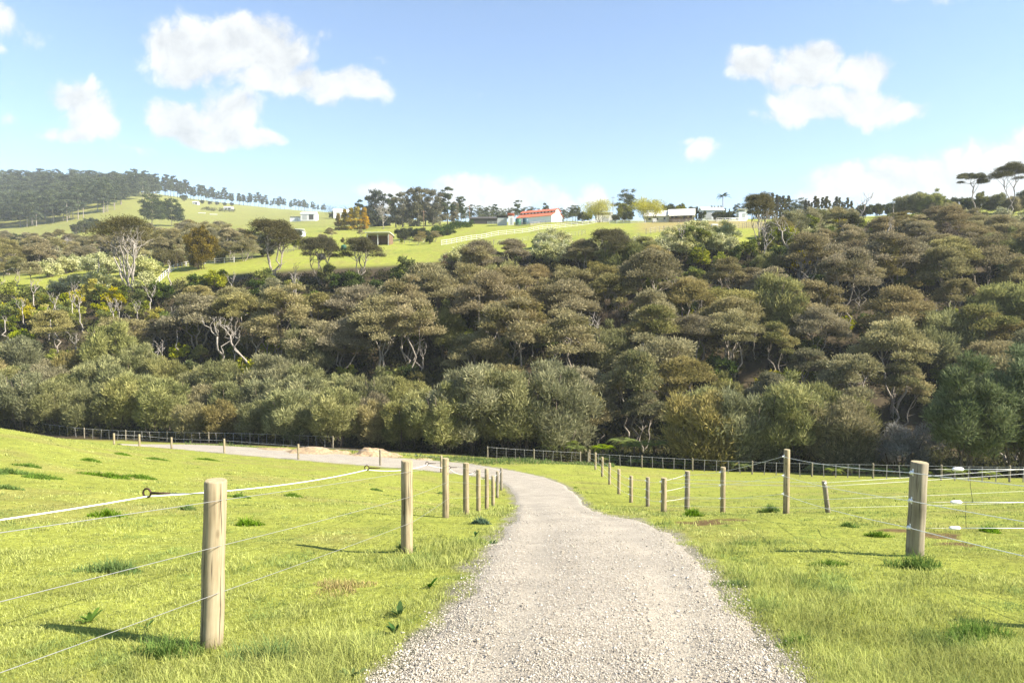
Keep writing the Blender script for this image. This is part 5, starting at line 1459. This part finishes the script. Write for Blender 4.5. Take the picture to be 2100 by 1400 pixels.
def gable_block(r, x0, x1, y0, y1, e, rise, wall, roof, axis='x', over=.4):
    mb = MB(); mb.box(((x0+x1)/2, (y0+y1)/2, e/2-.4), (x1-x0, y1-y0, e+.8)); mb.build('wall', wall, r)
    if axis == 'x':
        ym = (y0+y1)/2
        for s in (-1, 1):
            a = (ym+s*((y1-y0)/2+over), e-.05); b = (ym, e+rise)
            mb = MB(); mb.beam((0, 0, 0), (0, 0, 1), .1, .1); mb = MB()
            V = [(x0-over, a[0], a[1]), (x1+over, a[0], a[1]), (x1+over, b[0], b[1]), (x0-over, b[0], b[1])]
            V2 = [(p[0], p[1], p[2]+.12) for p in V]
            mb.add(V+V2, [(0,1,2,3),(7,6,5,4),(0,4,5,1),(1,5,6,2),(2,6,7,3),(3,7,4,0)]); mb.build('roof', roof, r)
        for xx in (x0+.01, x1-.11):
            mb = MB(); mb.add([(xx, y0, e), (xx, y1, e), (xx, ym, e+rise), (xx+.1, y0, e), (xx+.1, y1, e), (xx+.1, ym, e+rise)], [(0,1,2),(5,4,3),(0,3,4,1),(1,4,5,2),(2,5,3,0)]); mb.build('gable', wall, r)

def house():
    x, y, z = at(1372, 273)
    r = empty('house', (x, y, z), R_(-14), 'low white house with cream veranda roof on the ridge', 'house')
    gable_block(r, -9.8, 0, 1.2, 8.2, 2.6, 2.6, M['white'], M['white'])
    gable_block(r, .15, 9.6, .6, 7.8, 2.8, 2.7, M['white'], M['cream'], over=.55)
    for xx, w, h_ in ((-7.6,1.2,.9),(-4.8,1.4,.9),(-1.8,.9,1.1)):
        mb = MB(); mb.box((xx, 1.15, 1.6), (w, .12, h_)); wn = mb.build('window', M['white'], r)
        mb = MB(); mb.box((xx, 1.08, 1.6), (w-.2, .06, h_-.2)); mb.build('pane', M['glass'], wn)
    for xx, w in ((1.2,1.0),(2.9,1.3),(6.2,1.4),(8.4,1.2)):
        mb = MB(); mb.box((xx, .55, 1.7), (w, .12, 1.3)); wn = mb.build('window', M['brown'], r)
        mb = MB(); mb.box((xx, .47, 1.7), (w-.2, .06, 1.1)); mb.build('pane', M['glass'], wn)
    mb = MB(); mb.box((4.5, .55, 1.3), (1.0, .1, 2.1)); mb.build('door', M['white'], r)
    # veranda
    mb = MB(); mb.add([(.0, -2.4, 2.0), (9.9, -2.4, 2.0), (9.9, .5, 2.78), (.0, .5, 2.78), (.0, -2.4, 2.1), (9.9, -2.4, 2.1), (9.9, .5, 2.88), (.0, .5, 2.88)], [(0,3,2,1),(4,5,6,7),(0,1,5,4),(1,2,6,5),(2,3,7,6),(3,0,4,7)])
    mb.build('veranda_roof', M['cream'], r)
    for xx in (.2, 3.2, 6.2, 9.6):
        mb = MB(); mb.box((xx, -2.25, .9), (.16, .16, 2.2)); mb.build('veranda_post', M['brown'], r)
    mb = MB(); mb.box((4.9, -1.0, .1), (9.9, 2.9, .5)); mb.build('deck', M['brown'], r)
    for a, b in ((.3, 5.2), (6.3, 9.6)):
        mb = MB(); mb.box(((a+b)/2, -2.28, .85), (b-a, .06, .75)); mb.build('balustrade', M['brown'], r)
house()

def shed(u, Y, w, d, h, label, wall, roof, rz=0., cat='shed', opens=0, rise=.9):
    x, y, z = at(u, Y)
    r = empty('farm_shed', (x, y, z), R_(rz), label, cat)
    mb = MB()
    if opens:
        mb.box((0, d/2, h/2-.3), (w, .1, h+.6)); 
        for s in (-1, 1): mb.box((s*(w/2-.05), 0, h/2-.3), (.1, d-.12, h+.6))
        mb.build('wall', wall, r)
        for k in range(opens+1):
            q = MB(); q.box((-w/2+.25+k*(w-.5)/opens, -d/2+.12, h/2-.2), (.22, .22, h+.4)); q.build('post', M['rail'], r)
    else:
        mb.box((0, 0, h/2-.3), (w, d, h+.6)); mb.build('wall', wall, r)
        q = MB(); q.box((w*.1, -d/2-.03, h*.42), (w*.32, .06, h*.75)); q.build('door', M['grey'], r)
    q = MB(); a = h+rise; b = h
    q.add([(-w/2-.3, -d/2-.4, a), (w/2+.3, -d/2-.4, a), (w/2+.3, d/2+.3, b), (-w/2-.3, d/2+.3, b), (-w/2-.3, -d/2-.4, a+.16), (w/2+.3, -d/2-.4, a+.16), (w/2+.3, d/2+.3, b+.16), (-w/2-.3, d/2+.3, b+.16)], [(0,3,2,1),(4,5,6,7),(0,1,5,4),(1,2,6,5),(2,3,7,6),(3,0,4,7)])
    q.build('roof', roof, r); return r
def gshed(u, Y, w, d, e, rise, label, wall, roof, rz=0., cat='shed', door=True):
    x, y, z = at(u, Y); r = empty('farm_shed', (x, y, z), R_(rz), label, cat)
    gable_block(r, -w/2, w/2, -d/2, d/2, e, rise, wall, roof)
    if door:
        for k in (-1, 1):
            q = MB(); q.box((k*w*.22, -d/2-.04, e*.45), (w*.3, .08, e*.8)); q.build('door', M['grey'] if k < 0 else M['dark'], r)
    return r
shed(779, 214, 7.2, 4.5, 3.0, 'open fronted stock shelter with white roof left of centre', M['brown'], M['white'], -6, 'shelter', 2, .5)
gshed(635, 560, 12, 9, 5.0, 1.8, 'white gabled shed alone on the far left pasture', M['white'], M['clad'])
shed(608, 560, 9, 5, 2.6, 'low white lean-to left of the far gabled shed', M['clad'], M['white'])
gshed(703, 610, 16, 9, 5.0, 3.0, 'white two storey house half hidden among far left trees', M['white'], M['clad'], 15, 'house')
shed(1030, 305, 4.2, 3.5, 3.2, 'small grey stock shed left of the barn', M['grey'], M['dark'])
shed(1048, 302, 2.4, 2.4, 3.9, 'narrow white shed with red edged roof left of the water tanks', M['white'], M['red'])
gshed(992, 330, 13, 7, 2.0, 1.3, 'low dark roofed shed at the left end of the farmyard', M['dark'], M['dark'], 0, 'shed', False)
gshed(1458, 292, 9, 6, 3.8, 1.6, 'white roofed outbuilding right of the house', M['clad'], M['white'])
shed(1521, 285, 3.6, 3.4, 3.4, 'pale flat roofed outbuilding half behind the leaning umbrella tree', M['clad'], M['white'])
shed(1703, 262, 4.6, 3.4, 2.6, 'small cream horse shelter on the crest', M['cream'], M['cream'], 0, 'shelter', 1, .35)
shed(603, 300, 9, 6, 2.6, 'white roof among trees at the back of the bright paddock', M['clad'], M['white'], 10)
gshed(469, 760, 9, 6, 2.4, 1.3, 'small white hut on the far left hillside', M['white'], M['white'], 0, 'hut')
gshed(402, 800, 6, 5, 2.4, 1.3, 'tiny white hut below the ridge pines', M['white'], M['white'], 0, 'hut')
shed(1238, 292, 7, 4, 2.8, 'small white garage behind the first budding tree', M['white'], M['clad'])

def water_tank(u, Y, rad, h, m, label):
    x, y, z = at(u, Y); r = empty('water_tank', (x, y, z), 0, label, 'water tank')
    mb = MB(); mb.tube([(0,0,-.3),(0,0,.02),(0,0,h*.5),(0,0,h)], rad, 24); mb.build('body', m, r)
    mb = MB(); mb.tube([(0,0,h-.01),(0,0,h+.12),(0,0,h+.38)], [rad*1.03, rad*.98, rad*.18], 24); mb.build('lid', m, r)
    mb = MB()
    for k in range(1, 6): mb.ring((0,0,h*k/6), (0,0,1), rad, .045, 24, 6)
    mb.build('hoops', m, r)
water_tank(1063, 297, 1.3, 2.5, M['green_tank'], 'green plastic water tank by the barn wall')
water_tank(1078, 297, 1.3, 2.4, M['teal'], 'dark blue plastic water tank by the barn wall')
water_tank(705, 200, .75, 1.0, M['green_tank'], 'low green tank in the bright paddock behind the tree trunks')

def pipe_pile():
    for k, (u, v, yaw, lab) in enumerate(((1451,478,.10,'right end segment of the black corrugated pipes'),(1442,479,.16,'second black corrugated pipe segment from the right end'),(1433,480,.2,'middle black corrugated pipe segment of the row'),(1424,481,.45,'tilted black pipe segment left of the middle'),(1413,482,.5,'smallest black pipe segment at the left end of the row'))):
        x, y, z = hit(u, v); rad = .62 if k < 3 else .45
        r = empty('culvert_pipe', (x, y, z), yaw, lab, 'pipe', 'black corrugated pipes lying above the bush')
        mb = MB(); L = 1.15
        pts = [(-L/2+L*i/16, 0, rad) for i in range(17)]; mb.tube(pts, [rad*(1 if i % 2 else .90) for i in range(17)], 18, False); mb.build('shell', M['black'], r)
        mb = MB(); mb.ring((-L/2, 0, rad), (1,0,0), rad*.93, .05, 18, 6); mb.ring((L/2, 0, rad), (1,0,0), rad*.93, .05, 18, 6); mb.build('rim', M['grey'], r)
pipe_pile()

def trough(u, v, label):
    x, y, z = hit(u, v); r = empty('water_trough', (x, y, z), .1, label, 'trough')
    mb = MB(); mb.box((0,0,.62), (2.1,.9,.08)); 
    for s in (-1, 1): mb.box((0, s*.42, .82), (2.1,.06,.36)); mb.box((s*1.02, 0, .82), (.06,.78,.36))
    mb.build('basin', M['white'], r)
    for sx in (-.9, .9):
        mb = MB(); mb.box((sx, 0, .28), (.12,.7,.62)); mb.build('leg', M['grey'], r)
trough(1470, 476, 'white trough on legs at the upper edge of the bush'); trough(1465, 466, 'small white trough beyond the wire fence')

def frame_gate(u, Y, w, h, label):
    x, y, z = at(u, Y); r = empty('timber_frame', (x, y, z), 0, label, 'frame')
    for s in (-1, 1):
        mb = MB(); mb.box((s*w/2, 0, h/2-.1), (.22, .22, h+.2)); mb.build('post', M['rail'], r)
    mb = MB(); mb.box((0, 0, h+.1), (w+.3, .24, .2)); mb.build('beam', M['rail'], r)
frame_gate(1667, 255, 1.9, 2.9, 'tall pale frame standing alone on the crest'); frame_gate(1690, 275, 2.1, 4.3, 'second pale frame, beside the horse shelter')

def power_pole(u, Y, h, label):
    x, y, z = at(u, Y); r = empty('power_pole', (x, y, z), .3, label, 'power pole')
    mb = MB(); mb.tube([(0,0,-.4),(0,0,h)], [.16,.10], 8); mb.build('pole', M['brown'], r)
    mb = MB(); mb.box((0,0,h-.6), (2.2,.12,.14)); mb.build('crossarm', M['brown'], r)
    for s in (-.9, 0, .9):
        mb = MB(); mb.tube([(s,0,h-.53),(s,0,h-.25)], [.06,.04], 8); mb.build('insulator', M['grey'], r)
power_pole(963, 300, 9.5, 'thin power pole left of the farmyard'); power_pole(1257, 320, 11.5, 'power pole top above the first budding tree'); power_pole(869, 290, 8.5, 'pale power pole in front of the tall grove')

def bale(u, v, label, s=1.0):
    x, y, z = hit(u, v); r = empty('round_bale', (x, y, z), .5, label, 'bale')
    mb = MB(); mb.tube([(-.75*s,0,.68*s),(-.72*s,0,.68*s),(.72*s,0,.68*s),(.75*s,0,.68*s)], [.60*s,.68*s,.68*s,.60*s], 20); mb.build('wrap', M['black'], r)
    mb = MB(); mb.ring((-.74*s,0,.68*s), (1,0,0), .3*s, .05*s); mb.build('net', M['grey'], r)
bale(659, 533, 'black wrapped round bale under the leaning trees in the bright paddock', 1.15)

def sheep_like():
    for k, (u, Y, lab) in enumerate(((414,640,'long white trough on the far pasture, left one'),(438,640,'white trough on the far pasture, right one'))):
        x, y, z = at(u, Y); r = empty('feed_trough', (x, y, z), .2, lab, 'trough')
        mb = MB(); mb.box((0,0,.9), (6.5,.9,.5)); mb.build('basin', M['white'], r)
        for s in (-2.5, 2.5):
            mb = MB(); mb.box((s,0,.3), (.25,.6,.7)); mb.build('leg', M['grey'], r)
sheep_like()

def plinth(u, v, label, w=1.0):
    x, y, z = hit(u, v); r = empty('letter_box', (x, y, z), 0, label, 'box')
    mb = MB(); mb.box((0,0,.9*w), (1.7*w, .8*w, 1.3*w)); mb.build('body', M['white'], r)
    mb = MB(); mb.box((0,0,.12*w), (.3*w,.3*w,.5*w)); mb.build('leg', M['grey'], r)
plinth(1342, 456.5, 'white box standing at the fence by the house', .95)

# heaps of sawdust beside the far drive
def heap(u, v, L, W, Hh, seed, label):
    x0, y0, z0 = hit(u, v)
    n = 60; t = np.linspace(-1, 1, n); A, B = np.meshgrid(t, t, indexing='ij')
    X = x0+A*L/2; Y = y0+B*W/2
    r = np.sqrt(A*A+B*B)
    e = sstep(1.0, .25, r+(fbm(A*2.2+seed, B*2.2, seed, 3)-.5)*.8)
    Z = H(X, Y)-.04+e*Hh*(.45+.85*fbm(A*3+seed, B*3, seed+3, 4))+(fbm(A*14, B*14, seed+5, 2)-.5)*.08*e
    V = np.stack([X-x0, Y-y0, Z-z0], -1).reshape(-1, 3)
    i = np.arange(n-1); I, J = np.meshgrid(i, i, indexing='ij')
    Fq = np.stack([I*n+J, (I+1)*n+J, (I+1)*n+J+1, I*n+J+1], -1).reshape(-1, 4)
    o = link(bpy.data.objects.new('sawdust_heap', mesh_np('sawdust_heap', V, Fq, M['sawdust'], None, True))); o.location = (x0, y0, z0)
    tag(o, label, 'heap', 'sawdust heaps beside the far drive')
heap(650, 928, 6.5, 7., .62, 4, 'low spread of tan sawdust beside the far drive, left one')
heap(765, 934, 5.6, 6., .78, 9, 'taller tan sawdust heap beside the far drive, right one')
heap(560, 922, 5.0, 5., .25, 14, 'thin scatter of sawdust at the left end of the heaps')
heap(870, 943, 2.2, 2.5, .2, 19, 'small crumb of sawdust where the drive bends')

# ------------------------------------------------------------------ light, sky, camera
SUN_AZ, SUN_EL = R_(106), R_(38)
to_sun = Vector((math.sin(SUN_AZ)*math.cos(SUN_EL), math.cos(SUN_AZ)*math.cos(SUN_EL), math.sin(SUN_EL)))
sl = bpy.data.lights.new('sun', 'SUN'); sl.energy = 5.0; sl.angle = R_(.5); sl.color = (1., .92, .78)
so = bpy.data.objects.new('sun', sl); so.rotation_euler = to_sun.to_track_quat('Z', 'Y').to_euler(); COL.objects.link(so)

w = bpy.data.worlds.new('World'); sc.world = w; w.use_nodes = True
nt = w.node_tree; nt.nodes.clear()
out = nt.nodes.new('ShaderNodeOutputWorld'); SKY_STRENGTH = .080; HAZE = .00017
sky = nt.nodes.new('ShaderNodeTexSky'); sky.sky_type = 'NISHITA'; sky.sun_disc = False
sky.sun_elevation = SUN_EL; sky.sun_rotation = SUN_AZ; sky.air_density = 1.0; sky.dust_density = .25; sky.ozone_density = 2.0; sky.altitude = 100.
SKYC = mixc(nt, 1., sky.outputs[0], (.80, .895, .985), 'MULTIPLY')
tc = nt.nodes.new('ShaderNodeTexCoord')
sx = N(nt, 'SeparateXYZ', ins={0: tc.outputs['Generated']})
yy = mathn(nt, 'MAXIMUM', sx.outputs['Y'], .05)
ga = mathn(nt, 'DIVIDE', sx.outputs['X'], yy); gb = mathn(nt, 'DIVIDE', sx.outputs['Z'], yy)
P0 = N(nt, 'CombineXYZ', ins={0: ga, 1: gb}).outputs[0]
nz = N(nt, 'TexNoise', noise_dimensions='2D', ins={'Vector': P0, 'Scale': 9., 'Detail': 3., 'Roughness': .55})
wr = N(nt, 'VectorMath', operation='SUBTRACT', ins={0: nz.outputs['Color'], 1: (.5, .5, .5)})
wr2 = N(nt, 'VectorMath', operation='SCALE', ins={0: wr.outputs[0], 'Scale': .045})
PW = N(nt, 'VectorMath', operation='ADD', ins={0: P0, 1: wr2.outputs[0]}).outputs[0]
def gn(u, v):
    dx, dyy, dz = direction(u, v); return float(dx/dyy), float(dz/dyy)
CLOUDS = [ # u, v, half width, half height, thickness
 (400,105,115,72,1),(490,95,130,78,1),(330,90,48,55,1),(560,125,80,65,1),(620,165,70,32,.9),(700,178,85,38,1),(760,190,48,26,.9),(540,165,110,30,.9),
 (160,205,62,42,1),(185,240,72,45,1),(150,272,68,22,.8),(178,180,20,28,.8),(235,265,40,28,.8),
 (365,250,60,52,1),(470,235,78,62,1),(440,282,110,32,1),(530,285,52,26,1),(330,225,34,32,.7),
 (12,40,66,48,.55),(5,95,24,16,.5),(10,244,34,16,.5),(285,308,55,17,.45),(655,80,42,26,.30),(770,128,34,15,.25),(250,150,60,12,.14),(50,175,40,12,.25),
 (1545,135,60,42,1),(1665,125,72,48,1),(1668,100,28,32,.9),(1760,150,62,40,1),(1640,165,110,34,.9),(1660,215,105,42,1),(1780,220,85,42,1),(1850,228,60,26,.8),(1610,235,60,24,.7),
 (1440,298,52,26,.65),(1405,280,22,12,.5),(1535,240,20,16,.35),
 (790,400,62,34,.95),(770,388,26,20,.8),(960,385,100,36,.9),(910,375,48,24,.8),(1060,402,90,34,.9),(1120,400,60,30,.85),(1215,400,42,34,.9),(1000,420,230,30,.7),
 (1750,375,85,44,1.),(1840,375,110,50,1.),(1880,390,150,50,1.),(1990,345,90,58,1.),(2085,320,60,62,1.),(2120,350,120,90,1.),(1930,405,240,50,.9),(1700,400,70,36,.7),(2000,380,150,70,1.),
 (60,70,60,40,.3),(980,190,60,10,.12),(520,50,70,12,.12),(830,205,40,10,.16),(640,330,50,8,.1),(1500,340,60,8,.1),(130,300,70,10,.14),(1890,4,110,14,.35),(1060,95,20,22,.16),(2300,300,200,120,.9),(-200,250,160,90,.8),(-150,60,120,60,.6),(2500,100,160,60,.7)]

def noise2(vec, sc_, det, rough):
    return N(nt, 'TexNoise', noise_dimensions='2D', ins={'Vector': vec, 'Scale': sc_, 'Detail': det, 'Roughness': rough}).outputs[0]
def puff(vec):
    vo = N(nt, 'TexVoronoi', voronoi_dimensions='2D', feature='F1', ins={'Vector': vec, 'Scale': 20., 'Detail': 3., 'Roughness': .5, 'Lacunarity': 2.3})
    return mathn(nt, 'ADD', mathn(nt, 'MULTIPLY', mathn(nt, 'SUBTRACT', .45, vo.outputs['Distance']), .42), mathn(nt, 'MULTIPLY', mathn(nt, 'SUBTRACT', noise2(vec, 14., 9., .66), .5), .78))
pf = puff(PW)
ofs = N(nt, 'VectorMath', operation='ADD', ins={0: PW, 1: (.010, .016, 0)}).outputs[0]
pf2 = puff(ofs)
relief = mathn(nt, 'MULTIPLY', mathn(nt, 'SUBTRACT', pf, pf2), .85)
big = noise2(P0, 6., 4., .55)
shade = mathn(nt, 'ADD', mathn(nt, 'ADD', relief, .50), mathn(nt, 'MULTIPLY', mathn(nt, 'SUBTRACT', big, .5), .9))
CLW = (4.5, 4.53, 4.55); CLS = (2.3, 2.47, 2.7)
def sector(blobs):
    fld = None; low = None
    for (u, v, ru, rv, th) in blobs:
        a, b = gn(u, v)
        a1, _ = gn(u+ru, v); _, b1 = gn(u, v-rv)
        d = N(nt, 'VectorMath', operation='SUBTRACT', ins={0: PW, 1: (a, b, 0)})
        q = N(nt, 'VectorMath', operation='MULTIPLY', ins={0: d.outputs[0], 1: (1/(a1-a), 1/(b1-b), 0)})
        ln = N(nt, 'VectorMath', operation='LENGTH', ins={0: q.outputs[0]})
        f = mathn(nt, 'MULTIPLY', mathn(nt, 'SUBTRACT', 1.36, ln.outputs['Value']), th)
        if fld is None: fld = f
        else:
            fld = mathn(nt, 'SMOOTH_MAX', fld, f); fld.node.inputs[2].default_value = .15
    if fld is None: return SKYC
    dens = mathn(nt, 'ADD', fld, pf)
    al = N(nt, 'MapRange', interpolation_type='SMOOTHSTEP', ins={0: dens, 1: .06, 2: .62, 3: 0., 4: 1.}).outputs[0]
    al = mathn(nt, 'MULTIPLY', al, N(nt, 'MapRange', ins={0: fld, 1: 0., 2: .45, 3: .4, 4: 1.}).outputs[0])
    br = mathn(nt, 'SUBTRACT', shade, mathn(nt, 'MULTIPLY', mathn(nt, 'SUBTRACT', dens, .9, True), .25), True)
    cc = mixc(nt, br, CLS, CLW)
    return mixc(nt, al, SKYC, cc)
def back(c):
    g = nt.nodes.new('ShaderNodeBackground'); nt.links.new(c, g.inputs[0]); g.inputs[1].default_value = SKY_STRENGTH; return g.outputs[0]
cuts = [-900, 130, 300, 480, 650, 860, 1050, 1330, 1560, 1700, 1880, 3200]
def tree(lo, hi):
    if hi-lo == 1:
        u0, u1 = cuts[lo], cuts[hi]
        return back(sector([c for c in CLOUDS if c[0]+c[2]*1.7+70 > u0 and c[0]-c[2]*1.7-70 < u1]))
    m_ = (lo+hi)//2
    f = mathn(nt, 'GREATER_THAN', ga, gn(cuts[m_], 400)[0])
    return N(nt, 'MixShader', ins={0: f, 1: tree(lo, m_), 2: tree(m_, hi)}).outputs[0]
fwd = mathn(nt, 'MULTIPLY', mathn(nt, 'GREATER_THAN', sx.outputs['Y'], .3), mathn(nt, 'MULTIPLY', mathn(nt, 'GREATER_THAN', gb, .1), mathn(nt, 'LESS_THAN', gb, .75)))
top_ = N(nt, 'MixShader', ins={0: fwd, 1: back(SKYC), 2: tree(0, len(cuts)-1)})
nt.links.new(top_.outputs[0], out.inputs[0])

cam = bpy.data.cameras.new('camera'); cam.sensor_fit = 'HORIZONTAL'; cam.sensor_width = 36.; cam.lens = 24.; cam.clip_start = .05; cam.clip_end = 6000.
co = bpy.data.objects.new('camera', cam); co.location = (0, 0, EYE); co.rotation_euler = (math.pi/2+PITCH, 0, 0); COL.objects.link(co); sc.camera = co
sc.view_settings.view_transform = 'Standard'; sc.view_settings.look = 'None'; sc.view_settings.gamma = 1.; sc.view_settings.use_curve_mapping = False
sc.view_settings.exposure = 1.62
sc.render.engine = 'CYCLES'
cy = sc.cycles
cy.max_bounces = 8; cy.diffuse_bounces = 3; cy.glossy_bounces = 2; cy.transmission_bounces = 4; cy.volume_bounces = 1; cy.transparent_max_bounces = 8
cy.use_denoising = True

# thin moist air: far hills fade towards it
mb = MB(); mb.box((0, 400, 170), (5400, 6200, 460))
hz, hnt, hout = mat('haze')
pv = N(hnt, 'VolumePrincipled', ins={'Color': (.82, .89, 1., 1), 'Density': HAZE, 'Anisotropy': .0})
hnt.links.new(pv.outputs[0], hout.inputs['Volume'])
ho = mb.build('haze', hz); tag(ho, kind='stuff')
